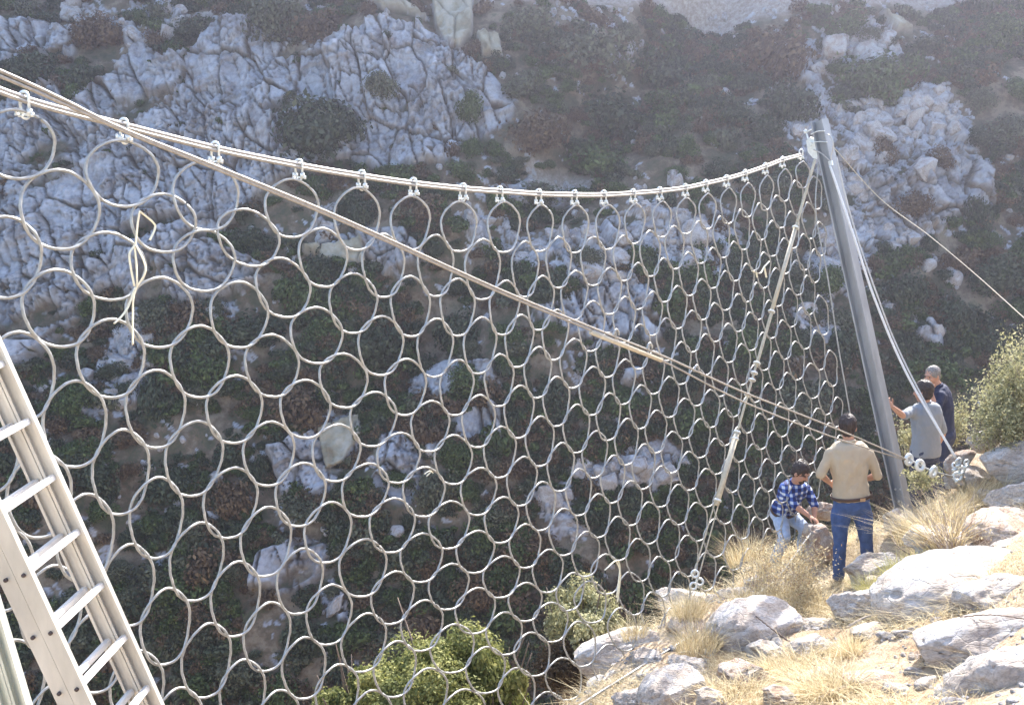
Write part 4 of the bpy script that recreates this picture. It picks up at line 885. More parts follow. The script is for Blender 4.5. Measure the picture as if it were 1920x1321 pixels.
rb = []
for i in range(3):
    me = boulder_mesh(940 + i, 10, 4, .16, power=2.2); me.materials.append(M['scree']); o = bpy.data.objects.new('rubble_block', me); link(o)
    q = hill_px(*[np.array(float(v_)) for v_ in ((1720, 330), (1640, 270), (1790, 320))[i]]); q, _, _, _ = hill_at(q[:1], q[2:]); o.location = tuple(q[0]); o.scale = ((.9, .7, .8), (.7, .6, .7), (.8, .8, 1.0))[i]
    tag(o, ['largest squat grey block in the right-hand boulder field', 'grey block at the upper left of the right-hand boulder field', 'upright grey block right of centre in the right-hand boulder field'][i], 'rock'); rb.append(o)
n = 26000; sa = RNG.uniform(-40, 42, n); sz = RNG.uniform(-20, 19.3, n); spp, rkv, clv, gv = hill_at(sa, sz); ru = rub_at(sa, sz)
keep = (clv < .6) & (RNG.random(n) < np.clip(ru, 0, 1) * np.clip(.42 + 1.3 * fbm(sa / 1.4, sz / 1.1, 950, 3), .04, .9)); spp = spp[keep]; s0 = np.exp(RNG.normal(-1.35, .52, len(spp))); s0 = np.clip(s0, .08, .85); print('rubble', len(spp))
s3 = np.stack([s0 * RNG.uniform(.8, 1.5, len(s0)), s0 * RNG.uniform(.7, 1.1, len(s0)), s0 * RNG.uniform(.6, 1.3, len(s0))], -1)
scatter('rubble', 'broken limestone blocks heaped in the boulder fields of the far slope', 'rubble', spp - HN * .05, s3, np.stack([RNG.uniform(-.5, .5, len(s0)), RNG.uniform(.1, .9, len(s0)), RNG.uniform(-.6, .6, len(s0)) + 3.14 * (RNG.random(len(s0)) < .5)], -1), rb)

# ------------------------------------------------------------------ grass, straw, twigs
def blades(n, cx, cy, rx, ry, hmin, hmax, wd, seed, base=None, spread=.5, lean=(0, 0), fan=1.0):
    r = np.random.default_rng(seed); a = r.uniform(0, 2 * math.pi, n); q = np.sqrt(r.random(n))
    x = cx + np.cos(a) * q * rx; y = cy + np.sin(a) * q * ry
    z = ground_z(x, y) if base is None else np.full(n, base)
    h = r.uniform(hmin, hmax, n); dx = np.cos(a) * q * fan + r.normal(size=n) * spread + lean[0]; dy = np.sin(a) * q * fan + r.normal(size=n) * spread + lean[1]
    return blade_mesh(x, y, z, h, dx, dy, wd, r)
def blade_mesh(x, y, z, h, dx, dy, wd, r):
    n = len(x); an = r.uniform(0, math.pi, n); wx_, wy_ = np.cos(an) * wd, np.sin(an) * wd
    Vs = []
    for t, wf in ((-.05, 1.0), (.45, .8), (.8, .5), (1.0, .08)):
        bx_ = x + dx * h * t ** 1.7; by_ = y + dy * h * t ** 1.7; bz = z + h * t * (1 - .18 * t * np.minimum(np.hypot(dx, dy), 2))
        Vs.append(np.stack([bx_ - wx_ * wf, by_ - wy_ * wf, bz], -1)); Vs.append(np.stack([bx_ + wx_ * wf, by_ + wy_ * wf, bz], -1))
    V = np.stack(Vs, 1).reshape(-1, 3); b0 = np.arange(n)[:, None] * 8
    F = np.concatenate([b0 + np.array([[0, 1, 3, 2]]), b0 + np.array([[2, 3, 5, 4]]), b0 + np.array([[4, 5, 7, 6]])], 0)
    tone = np.clip(.55 + .25 * r.normal(size=n), 0, 1); return V, F, np.tile(tone, 3)
n = 230000; qx = RNG.uniform(.3, 8.6, n); qy = RNG.uniform(5.2, 14.2, n); ed, _, _ = edge_dist(qx, qy)
ppx, ppy = project(np.stack([qx, qy, np.zeros(n) + 1.0], -1))
dn = fbm(qx / .9, qy / .9, 700, 4); gzv = ground_z(qx, qy); ppx, ppy = project(np.stack([qx, qy, gzv], -1))
bare = np.exp(-(((ppx - 1650) / 95) ** 2 + ((ppy - 1250) / 45) ** 2)) + .7 * np.exp(-(((ppx - 1740) / 60) ** 2 + ((ppy - 1300) / 30) ** 2))
pr_ = np.clip(.10 + 2.0 * dn + .45 * sstep(1620, 1420, ppx) * sstep(1150, 1250, ppy), .03, .9) * (1 - np.clip(bare, 0, .93)); keep = (ed < .35) & (RNG.random(n) < pr_) & (ppx < 2100) & (ppx > 960)
x, y, z = qx[keep], qy[keep], gzv[keep]; n = len(x); h = RNG.uniform(.02, .10, n) * (1 + 1.2 * np.clip(dn[keep], 0, 1))
la = RNG.normal(size=(n, 2)) * 1.7 + np.array([-.5, -.4])
V_, F_, T_ = blade_mesh(x, y, z, h, la[:, 0], la[:, 1], .0024, RNG)
o = mesh_np('dry_grass', V_, F_, M['grass'], smooth=False, tone=T_); tag(o, 'short dry straw-coloured grass covering the near slope', 'grass', kind='stuff')
print('grass', n)
def tuft(px, py, Y, n, r, h, label, mat='grass', lean=(0, 0), spread=.35, fan=.8, wd=.0024, seeds=0, name='grass_tuft', cat='dry grass tuft'):
    c = P(px, py, Y); sd_ = int(px * 7 + py)
    V_, F_, T_ = blades(n, c[0], c[1], r, r, h * .5, h, wd, sd_, None, spread, lean, fan)
    zc = gz(c[0], c[1]); dz = c[2] - zc if abs(c[2] - zc) < .5 else 0; V_ = V_ + np.array([0, 0, dz])
    o_ = np.array([c[0], c[1], zc + dz]); o = mesh_np(name, V_ - o_, F_, M[mat], smooth=False, tone=T_); o.location = tuple(o_); tag(o, label, cat); return o
tuft(1775,1045,9.6,260,.09,.66,'big fan of tall dry stalks above the huge pale boulder',lean=(-.40,0),spread=.34,fan=1.1,wd=.0048)
tuft(1735,1000,10.4,700,.28,.40,'yellow tuft of dry grass right of the steel post foot',spread=.5,wd=.0030)
tuft(1800,965,10.9,480,.25,.38,'orange dry tuft between the anchor and the big stalk fan',spread=.35,wd=.0020)
tuft(1850,945,10.9,500,.2,.32,'orange dry tuft left of the split boulder',spread=.3,wd=.002)
tuft(1430,1135,9.7,600,.30,.26,'dense straw tuft left of the dry bush at the cliff edge',spread=.75,wd=.0028)
tuft(1515,1140,9.6,600,.26,.26,'dense straw tuft in front of the tan shirted man, right part',spread=.75,wd=.0028)
tuft(1640,1110,9.3,420,.14,.22,'small greenish tuft behind the white wedge-shaped boulder',mat='grass_green',spread=.5,wd=.002)
tuft(1690,1080,9.0,520,.16,.26,'greenish tuft on the left shoulder of the huge boulder',mat='grass_green',spread=.5,wd=.002)
tuft(1310,1215,8.8,600,.20,.32,'straw tuft beside the warm rock near the bottom rope',spread=.35,wd=.0018)
tuft(1290,1160,9.6,500,.15,.34,'thin straw tuft under the foot of the pull rope',spread=.35,wd=.0018)
tuft(1590,1240,7.9,520,.10,.30,'upright yellow tuft in the middle of the bare soil',lean=(-.3,-.2),spread=.25,wd=.0020)
tuft(1480,1250,7.9,500,.26,.18,'wide flattened straw tuft at lower centre right',spread=1.1,wd=.0026)
tuft(1380,1300,7.2,500,.26,.16,'wide straw tuft at the bottom edge, left one',spread=1.1,wd=.0026)
tuft(1550,1300,7.0,900,.22,.24,'straw tuft at the bottom edge behind the dead branch',spread=1.1,wd=.0026)
tuft(1010,1290,8.6,500,.22,.45,'dry reddish stalks on the brink right of the sunlit tree',spread=.4,wd=.002)
tuft(1190,1190,9.2,240,.12,.22,'few dry stalks on the grey boulder at the cliff edge',spread=.5,wd=.002)
tuft(1400,1050,11.4,420,.20,.42,'sparse dry stalks on the brink under the crouching man',spread=.4,wd=.002)
# dry twiggy bushes
def twig_bush(px, py, Y, w_, h_, nb, label, leaf, nleaf, lsize, name='dry_bush', tw=.004, cat='bush', lobes=10, lean=0.0):
    c = P(px, py, Y); zc = gz(c[0], c[1]); base = np.array([c[0], c[1], c[2]]); root = thing(name, label, cat, base)
    r = np.random.default_rng(int(px + py)); mb = MB(); tips = []
    for i in range(nb):
        a = r.uniform(0, 6.28); el = r.uniform(.15, 1); L = np.array([math.cos(a) * w_ * (1 - el * .5) + lean, math.sin(a) * w_ * (1 - el * .5), h_ * (.4 + .7 * el)])
        m1 = L * .5 + r.normal(size=3) * .06 * w_; pts = spline([base, base + m1, base + L], 8); mb.tube(pts, np.linspace(tw, tw * .3, 8), 4, cap=False); tips.append(base + L)
        for j in range(4):
            t = r.integers(3, 8); q = pts[min(t, 7)]; e = q + (L * .25 + r.normal(size=3) * w_ * .22); mb.tube([q, (q + e) / 2 + r.normal(size=3) * .015, e], [tw * .5, tw * .35, tw * .15], 3, cap=False); tips.append(e)
    mb.build('branches', M['twig'], root)
    tips = np.array(tips); k = r.integers(0, len(tips), nleaf); p = tips[k] + r.normal(size=(nleaf, 3)) * np.array([w_, w_, h_]) * .11
    nr = r.normal(size=(nleaf, 3)); nr /= np.linalg.norm(nr, axis=1)[:, None]; t = np.cross(nr, r.normal(size=(nleaf, 3))); t /= np.linalg.norm(t, axis=1)[:, None]; bt = np.cross(nr, t); s = lsize * r.uniform(.5, 1.4, nleaf)[:, None]
    V = np.stack([p - t * s, p + bt * s * .45, p + t * s, p - bt * s * .45], 1).reshape(-1, 3) - base
    mesh_np('leaves', V, np.arange(nleaf * 4).reshape(-1, 4), M[leaf], root, smooth=False, tone=np.clip(.5 + .25 * r.normal(size=nleaf), 0, 1)); return root
twig_bush(1470,1145,10.0,.36,.56,44,'straw-coloured flowering bush in front of the crouching man','grass',6200,.012)
twig_bush(1425,1120,10.4,.22,.34,18,'small dry bush left of the straw-coloured flowering one','grass',1600,.010)
twig_bush(1795,1055,9.4,.42,.55,26,'bare twiggy plant among the tall stalk fan','grass',300,.012,tw=.006)
twig_bush(1768,850,14.9,.34,.62,26,'silvery green bush behind the grey shirted man','leaf_sage',3200,.022)
twig_bush(1703,870,14.4,.22,.5,18,'silvery green bush between post and grey shirted man','leaf_sage',1500,.022)
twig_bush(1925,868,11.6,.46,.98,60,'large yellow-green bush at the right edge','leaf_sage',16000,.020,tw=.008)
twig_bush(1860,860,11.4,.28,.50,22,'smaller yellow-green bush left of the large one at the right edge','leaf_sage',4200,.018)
twig_bush(1725,930,11.3,.20,.28,14,'pale leafy plant beside the post foot','leaf_sage',900,.020)
def line_thing(name, label, cat, pts, r0, r1, mat='twig', n=40):
    mb = MB(); p = spline(pts, n); p = p + np.stack([.004 * np.sin(np.arange(n) * 1.3), .004 * np.cos(np.arange(n) * 1.7), 0 * np.arange(n)], -1); mb.tube(p, np.linspace(r0, r1, n), 7); o = mb.build(name, M[mat]); tag(o, label, cat); return o
def gpt(px, py, Y, up=.0):
    q = P(px, py, Y); return q
line_thing('dead_branch','long bent dead branch lying on the soil at the bottom edge','branch',[gpt(1522,1321,6.85),gpt(1560,1296,6.9),gpt(1620,1284,6.95),gpt(1690,1296,6.8),gpt(1740,1322,6.5)],.020,.012)
line_thing('dead_branch','forked end of dead branch curling up to the right at the bottom','branch',[gpt(1640,1308,6.7),gpt(1700,1300,6.8),gpt(1732,1288,6.85),gpt(1738,1270,6.95),gpt(1700,1255,7.2),gpt(1670,1246,7.4)],.016,.006)
line_thing('dead_branch','short thick pale stick at the bottom edge right of the straw','branch',[gpt(1560,1335,6.6),gpt(1600,1312,6.75)],.020,.012)
line_thing('dead_branch','thin pale root running along the base of the white wedge-shaped boulder','branch',[gpt(1588,1176,8.5),gpt(1620,1158,8.5),gpt(1660,1146,8.5),gpt(1690,1135,8.5)],.012,.006)
line_thing('dead_branch','dark thin twig poking out of the straw at lower centre right','branch',[gpt(1418,1155,8.9),gpt(1450,1180,8.6),gpt(1486,1206,8.4)],.006,.010,'bark')
line_thing('dead_branch','dark curved twig over the flat ledge rock left of the stalk fan','branch',[gpt(1668,990,10.4),gpt(1680,1020,9.9),gpt(1710,1040,9.7),gpt(1752,1052,9.6)],.004,.007,'bark')
line_thing('dead_branch','thin grey twig lying across the boulders at the right edge','branch',[gpt(1800,1156,7.2),gpt(1850,1152,7.0),gpt(1900,1156,6.8),gpt(1960,1170,6.6)],.005,.004,'bark')

# ------------------------------------------------------------------ the two near trees below the brink
def tree(px, py, Y, wpx, hpx, label, leaf, n, size, seed, lobes=40, name='tree', cat='tree', squash=.8, trunk_r=.05, hollow=.5, **kw):
    c = P(px, py, Y); k = Y / FPX; wr = wpx / 2 * k * 1.32; hr = hpx / 2 * k * 1.30
    zb = gz(c[0], c[1]); base = np.array([c[0], c[1], min(zb, c[2] - hr * 1.2)]); root = thing(name, label, cat, base)
    Vc, Fc, tn = leaf_cloud(n, size / wr, seed, lobes=lobes, squash=1, hollow=hollow, **kw)
    Vc = Vc * np.array([wr, wr * .9, hr * 1.15]) + np.array([0, 0, c[2] - hr * .6 - base[2]])
    keep_ = fbm3(Vc.reshape(-1, 4, 3).mean(1) / (wr * .33) + seed, seed, 3) > -.16 - .25 * (Vc.reshape(-1, 4, 3).mean(1)[:, 2] > c[2] - base[2]); kk4 = np.repeat(keep_, 4); Vc = Vc[kk4]; tn = np.clip(tn[keep_] + .35 * fbm3(Vc.reshape(-1, 4, 3).mean(1) / (wr * .25), seed + 3, 2), 0, 1); Fc = np.arange(len(Vc)).reshape(-1, 4)
    mesh_np('crown', Vc, Fc, M[leaf], root, smooth=False, tone=tn)
    mb = MB(); r = np.random.default_rng(seed); top_ = c - np.array([0, 0, hr * .2]); mid = (base + top_) / 2 + np.array([.06, .02, 0])
    mb.tube(spline([base - [0, 0, .3], mid, top_], 14), np.linspace(trunk_r, trunk_r * .5, 14), 10)
    for i in range(14):
        q = base + (top_ - base) * r.uniform(.45, 1); e = c + r.normal(size=3) * np.array([wr, wr, hr]) * .42; mb.tube(spline([q, (q + e) / 2 + [0, 0, -.03], e], 8), np.linspace(trunk_r * .4, trunk_r * .1, 8), 6)
    mb.build('trunk', M['bark'], root); return root
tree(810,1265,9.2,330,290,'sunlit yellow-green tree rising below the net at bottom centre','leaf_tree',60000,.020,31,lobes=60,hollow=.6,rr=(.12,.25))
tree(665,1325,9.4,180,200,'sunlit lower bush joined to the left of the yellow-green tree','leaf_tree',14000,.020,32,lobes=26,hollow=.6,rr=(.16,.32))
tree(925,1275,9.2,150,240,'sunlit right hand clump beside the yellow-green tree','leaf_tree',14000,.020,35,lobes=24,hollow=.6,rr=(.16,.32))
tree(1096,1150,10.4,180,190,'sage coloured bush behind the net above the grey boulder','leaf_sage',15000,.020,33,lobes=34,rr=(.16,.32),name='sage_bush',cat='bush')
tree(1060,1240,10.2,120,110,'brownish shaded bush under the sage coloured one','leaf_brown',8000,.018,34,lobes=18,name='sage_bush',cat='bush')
# ------------------------------------------------------------------ people
def unit(v): v = np.asarray(v, float); return v / (np.linalg.norm(v) + 1e-12)
def capsule(mb, p0, r0, p1, r1, seg=14, flat=None, fdir=None):
    p0, p1 = np.asarray(p0, float), np.asarray(p1, float); d = unit(p1 - p0)
    a = np.asarray(fdir, float) if fdir is not None else (np.array([0, 0, 1.0]) if abs(d[2]) < .9 else np.array([0, 1.0, 0])); a = unit(a - d * (a @ d)); b_ = np.cross(d, a)
    rings_ = [(p0 - d * r0 * math.cos(t), r0 * math.sin(t)) for t in np.linspace(.12, math.pi / 2, 5)] + [(p0 + (p1 - p0) * t, r0 + (r1 - r0) * t) for t in (.25, .5, .75)] + [(p1 + d * r1 * math.sin(t), r1 * math.cos(t)) for t in np.linspace(0, math.pi / 2 - .12, 5)]
    ph = np.arange(seg) * 2 * math.pi / seg; V = []
    for c, r in rings_: V.append(c + np.outer(np.cos(ph) * r * (flat or 1), a) + np.outer(np.sin(ph) * r, b_))
    V = np.concatenate(V); n = len(rings_); F = [(i * seg + k, i * seg + (k + 1) % seg, (i + 1) * seg + (k + 1) % seg, (i + 1) * seg + k) for i in range(n - 1) for k in range(seg)]
    F += [tuple(range(seg - 1, -1, -1)), tuple((n - 1) * seg + k for k in range(seg))]; mb.add(V, F)
def ellip(mb, c, R, rad_, seg=16, nr=10):      # R columns = axes
    V = []; 
    for i in range(1, nr):
        t = math.pi * i / nr
        for k in range(seg):
            f = 2 * math.pi * k / seg; q = np.array([math.sin(t) * math.cos(f) * rad_[0], math.sin(t) * math.sin(f) * rad_[1], math.cos(t) * rad_[2]]); V.append(np.asarray(c) + R @ q)
    V.append(np.asarray(c) + R @ np.array([0, 0, rad_[2]])); V.append(np.asarray(c) - R @ np.array([0, 0, rad_[2]])); n = nr - 1
    F = [(i * seg + k, (i + 1) * seg + k, (i + 1) * seg + (k + 1) % seg, i * seg + (k + 1) % seg) for i in range(n - 1) for k in range(seg)]
    F += [(n * seg, k, (k + 1) % seg) for k in range(seg)] + [(n * seg + 1, (n - 1) * seg + (k + 1) % seg, (n - 1) * seg + k) for k in range(seg)]; mb.add(V, F)
def loft(mb, secs, seg=22):      # (centre, lateral axis, depth axis, rx, ry)
    V = []; ph = np.arange(seg) * 2 * math.pi / seg
    for c, a, b_, rx, ry in secs:
        cx = np.sign(np.cos(ph)) * np.abs(np.cos(ph)) ** .85; sy = np.sign(np.sin(ph)) * np.abs(np.sin(ph)) ** .85
        V.append(np.asarray(c) + np.outer(cx * rx, a) + np.outer(sy * ry, b_))
    V = np.concatenate(V); n = len(secs); F = [(i * seg + k, i * seg + (k + 1) % seg, (i + 1) * seg + (k + 1) % seg, (i + 1) * seg + k) for i in range(n - 1) for k in range(seg)]
    F += [tuple(range(seg - 1, -1, -1)), tuple((n - 1) * seg + k for k in range(seg))]; mb.add(V, F)
def skin_over(mb, name, mat, parent, voxel=.011, smooth=5, wr=0, wf=9, wseed=0, stretch=(1, 1, 1)):
    V = np.concatenate(mb.V) - np.array(parent.location); me = bpy.data.meshes.new(name); me.from_pydata(V.tolist(), [], mb.F); me.update()
    bm = bmesh.new(); bm.from_mesh(me); bmesh.ops.recalc_face_normals(bm, faces=bm.faces); bm.to_mesh(me); bm.free()
    o = bpy.data.objects.new(name, me); COL.objects.link(o)
    r = o.modifiers.new('r', 'REMESH'); r.mode = 'VOXEL'; r.voxel_size = voxel; s = o.modifiers.new('s', 'SMOOTH'); s.factor = .5; s.iterations = smooth
    dg = bpy.context.evaluated_depsgraph_get(); m2 = bpy.data.meshes.new_from_object(o.evaluated_get(dg)); bpy.data.objects.remove(o)
    if wr:
        n = len(m2.vertices); p = np.zeros(n * 3); m2.vertices.foreach_get('co', p); p = p.reshape(-1, 3); nn = np.zeros(n * 3); m2.vertices.foreach_get('normal', nn); nn = nn.reshape(-1, 3)
        f = fbm3(p * wf * np.array(stretch) + wseed, 3 + wseed, 3); f = 1 - np.abs(f) * 2.2; p += nn * (f * wr - wr * .5)[:, None]; m2.vertices.foreach_set('co', p.ravel()); m2.update()
    m2.polygons.foreach_set('use_smooth', np.ones(len(m2.polygons), bool)); m2.materials.clear(); m2.materials.append(M[mat] if isinstance(mat, str) else mat); m2.name = name
    o = bpy.data.objects.new(name, m2); link(o, parent); return o
def person(label, J, Yb, fdir, mats, sleeve=1.15, belt=True, base=None, beard=False, cap=False, bulk=1.0, tuck=True, hs=1.2, hair_r=(.086, .104, .10), wseed=0):
    g = {k: (P(v[0], v[1], Yb + v[2]) if len(v) == 3 else np.array(v)) for k, v in J.items()}
    root = thing('person', label, 'person', (g['anL'] + g['anR']) / 2 - np.array([0, 0, .08]))
    f = unit(fdir); lat = unit(np.cross(f, [0, 0, 1.0])); up = np.cross(lat, f); RH = np.stack([lat, f, up], 1)
    sax = unit(g['shR'] - g['shL']); hax = unit(g['hipR'] - g['hipL']); pel, che, nek, hd = g['pel'], g['che'], g['neck'], g['head']
    def torso(mb, e, z0=0.0, z1=1.0):
        secs = []
        for t, rx, ry in ((-.22, .135, .10), (-.1, .165, .125), (.05, .170, .128), (.2, .158, .122), (.38, .150, .118), (.6, .168, .125), (.8, .180, .128), (.93, .165, .108), (1.0, .115, .082), (1.06, .066, .064)):
            if t < z0 or t > z1: continue
            c = pel + (che - pel) * min(t / .66, 1) if t <= .66 else che + (nek - che) * (t - .66) / .34
            a = unit(hax * (1 - min(max(t, 0), 1)) + sax * min(max(t, 0), 1)); d_ = unit((che - pel) if t < .66 else (nek - che)); b_ = unit(np.cross(d_, a)); a = unit(np.cross(b_, d_)); secs.append((c, a, b_, rx * bulk + e, ry * bulk + e))
        loft(mb, secs)
    body = MB(); torso(body, -.012); capsule(body, nek - (hd - nek) * .2, .066, hd - up * .03 - f * .01, .062)
    hb = MB()
    def grow(mb_): mb_.V = [hd + (v_ - hd) * hs for v_ in mb_.V]; return mb_
    ellip(hb, hd + up * .025 - f * .012, RH, (.075, .094, .092)); ellip(hb, hd - up * .035 + f * .022, RH, (.060, .068, .078)); ellip(hb, hd - up * .083 + f * .045, RH, (.033, .034, .030))
    capsule(hb, hd + f * .083 + up * .016, .009, hd + f * .104 - up * .018, .0155); ellip(hb, hd + f * .084 - up * .052, RH, (.024, .013, .008)); ellip(hb, hd + f * .080 + up * .036, RH, (.052, .014, .010))
    for s in (-1, 1): ellip(hb, hd + lat * s * .077 - f * .01 - up * .012, RH, (.010, .020, .031)); ellip(hb, hd + lat * s * .036 + f * .066 - up * .018, RH, (.024, .022, .022))
    grow(hb); body.add(np.concatenate(hb.V), hb.F)
    for sd_ in 'LR':
        sh, el, wr_ = g['sh' + sd_], g['el' + sd_], g['wr' + sd_]; hip, kn, an = g['hip' + sd_], g['kn' + sd_], g['an' + sd_]
        capsule(body, sh, .052, el, .038); capsule(body, el, .040, el + (wr_ - el) * .35, .041); capsule(body, el + (wr_ - el) * .35, .041, wr_, .026)
        d_ = unit(g.get('hd' + sd_, wr_ + (wr_ - el)) - wr_); side = unit(np.cross(d_, f if abs(d_ @ f) < .9 else up)); pn = unit(np.cross(d_, side)); ts = -1 if sd_ == 'R' else 1
        capsule(body, wr_, .024, wr_ + d_ * .035, .028, flat=.6, fdir=pn); capsule(body, wr_ + d_ * .035, .036, wr_ + d_ * .085, .037, flat=.42, fdir=pn)
        for i_, (o_, L) in enumerate(((-.030, .070), (-.010, .080), (.011, .074), (.030, .058))):
            q = wr_ + d_ * .098 + side * o_; d1 = unit(d_ + pn * .30 + side * o_ * 3); q1 = q + d1 * L * .48; d2 = unit(d_ * .72 + pn * .75); q2 = q1 + d2 * L * .34; q3 = q2 + unit(d_ * .3 + pn) * L * .26
            capsule(body, q - d_ * .02, .0095, q1, .009, 8); capsule(body, q1, .009, q2, .0082, 8); capsule(body, q2, .0082, q3, .0072, 8)
        th0 = wr_ + d_ * .03 - side * .028 * ts; th1 = th0 + unit(d_ * .7 - side * .8 * ts + pn * .3) * .040; th2 = th1 + unit(d_ * .9 - side * .15 * ts + pn * .5) * .034; capsule(body, th0, .014, th1, .0115, 8); capsule(body, th1, .0115, th2, .0095, 8)
        capsule(body, hip, .080, kn, .050); capsule(body, kn, .050, kn + (an - kn) * .35, .052); capsule(body, kn + (an - kn) * .35, .052, an, .034); capsule(body, an, .036, an - [0, 0, .05], .035)
    skin_over(body, 'body', 'skin', root, .0075, 3)
    # shirt
    sm = MB(); torso(sm, .014, z0=-.12 if not tuck else .04, z1=1.02)
    hem = pel + (che - pel) * (-.0 if tuck else -.08)
    for sd_ in 'LR':
        sh, el, wr_ = g['sh' + sd_], g['el' + sd_], g['wr' + sd_]
        capsule(sm, sh + (che - sh) * .25, .085, sh, .070); 
        if sleeve <= 1: capsule(sm, sh, .070, sh + (el - sh) * sleeve, .062)
        else: capsule(sm, sh, .070, el, .055); capsule(sm, el, .055, el + (wr_ - el) * (sleeve - 1), .044)
    capsule(sm, nek - unit(nek - che) * .03, .075, nek + unit(hd - nek) * .012, .068)
    skin_over(sm, 'shirt', mats[0], root, .012, 5, .012, 8, wseed, (1, 1, .55))
    cm = MB(); cc = nek + unit(hd - nek) * .018; d_ = unit(hd - nek); t = np.linspace(0, 2 * math.pi, 24, endpoint=False); a = unit(np.cross(d_, f)); b_ = np.cross(a, d_)
    cm.tube([cc + a * .066 * math.cos(x) + b_ * .066 * math.sin(x) for x in t], .017, 8, closed=True, flat=1.0); cm.build('collar', M[mats[0]] if isinstance(mats[0], str) else mats[0], root)
    # trousers
    tm = MB(); torso(tm, .006, z0=-.3, z1=.10)
    for sd_ in 'LR':
        hip, kn, an = g['hip' + sd_], g['kn' + sd_], g['an' + sd_]
        capsule(tm, hip + (pel - hip) * .3, .105 * bulk, hip + (kn - hip) * .3, .097 * bulk); capsule(tm, hip + (kn - hip) * .3, .097 * bulk, kn, .078); capsule(tm, kn, .078, an + (kn - an) * .05, .070)
        bt_ = unit(np.cross(hax, [0, 0, 1.0])) ; bt_ = bt_ if bt_ @ f < 0 else -bt_; ellip(tm, hip + [0, 0, .015] + bt_ * .045, np.eye(3), (.085, .085, .10))
    skin_over(tm, 'trousers', mats[1], root, .012, 5, .011, 8, wseed + 4, (1, 1, .7))
    ft = unit(np.array([f[0], f[1], 0]))
    for sd_ in 'LR':
        an = g['an' + sd_]; so_ = MB(); capsule(so_, an - [0, 0, .04] - ft * .03, .042, an - [0, 0, .055] + ft * .14, .036, flat=1, fdir=(0, 0, 1)); capsule(so_, an, .045, an - [0, 0, .045], .046); skin_over(so_, 'shoe', 'shoe', root, .012, 3)
    if belt:
        bm_ = MB(); c = pel + (che - pel) * .10 / .66; d_ = unit(che - pel); b_ = unit(np.cross(d_, hax)); a = unit(np.cross(b_, d_)); pts = [c + a * (.172 * bulk + .028) * math.cos(x) + b_ * (.131 * bulk + .019) * math.sin(x) for x in np.linspace(0, 2 * math.pi, 40, endpoint=False)]
        n_ = len(pts); V = np.array([q + d_ * h for q in pts for h in (-.019, .019)] + [c + (q - c) * 1.03 + d_ * h for q in pts for h in (-.019, .019)]); F = []
        for i in range(n_):
            j = (i + 1) % n_; F += [(2 * n_ + 2 * i, 2 * n_ + 2 * j, 2 * n_ + 2 * j + 1, 2 * n_ + 2 * i + 1), (2 * i + 1, 2 * i + 2 * n_ + 1, 2 * j + 2 * n_ + 1, 2 * j + 1), (2 * i, 2 * j, 2 * j + 2 * n_, 2 * i + 2 * n_), (2 * i, 2 * i + 1, 2 * j + 1, 2 * j)]
        bm_.add(V, F); bl = bm_.build('belt', M['leather'], root)
    # hair
    hm = MB(); ellip(hm, hd + up * .036 - f * .022, RH, hair_r); ellip(hm, hd - f * .042 - up * .018, RH, (.070, .064, .075))
    for s in (-1, 1): ellip(hm, hd + lat * s * .066 + up * .012 - f * .002, RH, (.016, .028, .034))
    grow(hm); skin_over(hm, 'hair', mats[2], root, .009, 2, .010, 38, wseed)
    for s in (-1, 1):
        e_ = MB(); ellip(e_, hd + lat * s * .031 + f * .082 + up * .012, RH, (.010, .006, .0055), 10, 6); grow(e_).build('eye', M['eye'], root)
        e_ = MB(); capsule(e_, hd + lat * s * .014 + f * .093 + up * .034, .003, hd + lat * s * .050 + f * .078 + up * .034, .0028, 6); grow(e_).build('eyebrow', M[mats[2]], root)
    if beard:
        e_ = MB(); capsule(e_, hd - lat * .028 + f * .088 - up * .043, .009, hd + lat * .028 + f * .088 - up * .043, .009, 8); ellip(e_, hd - up * .078 + f * .062, RH, (.042, .036, .030)); grow(e_).build('moustache', M[mats[2]], root)
    return root, g
r1, g1 = person('man in tan shirt and blue jeans seen from behind, thick stay crossing his shoulders',
  dict(head=(1589,800,.03), neck=(1592,829,0), che=(1592,872,0), pel=(1597,938,0), shL=(1558,850,0), shR=(1628,851,0), elL=(1539,889,-.02), elR=(1645,891,.02), wrL=(1556,905,.25), wrR=(1618,899,.27), hdL=(1575,903,.40), hdR=(1600,897,.40),
       hipL=(1577,950,0), hipR=(1616,950,0), knL=(1575,1012,-.02), knR=(1623,1008,.03), anL=(1572,1083,0), anR=(1629,1076,.08)), 11.3, (.28, 1, -.12), ('khaki', 'denim', 'hair_dark'), sleeve=1.05, bulk=1.2, tuck=True, wseed=1)
d_ = unit(g1['che'] - g1['pel']); mb = MB(); q = g1['pel'] + (g1['che'] - g1['pel']) * .10 / .66; mb.obox(q + np.array([.075, -.168, 0]), (.032, .005, 0), (0, .006, 0), (0, 0, .02)); mb.build('leather_patch', M['patch'], r1, smooth=False)
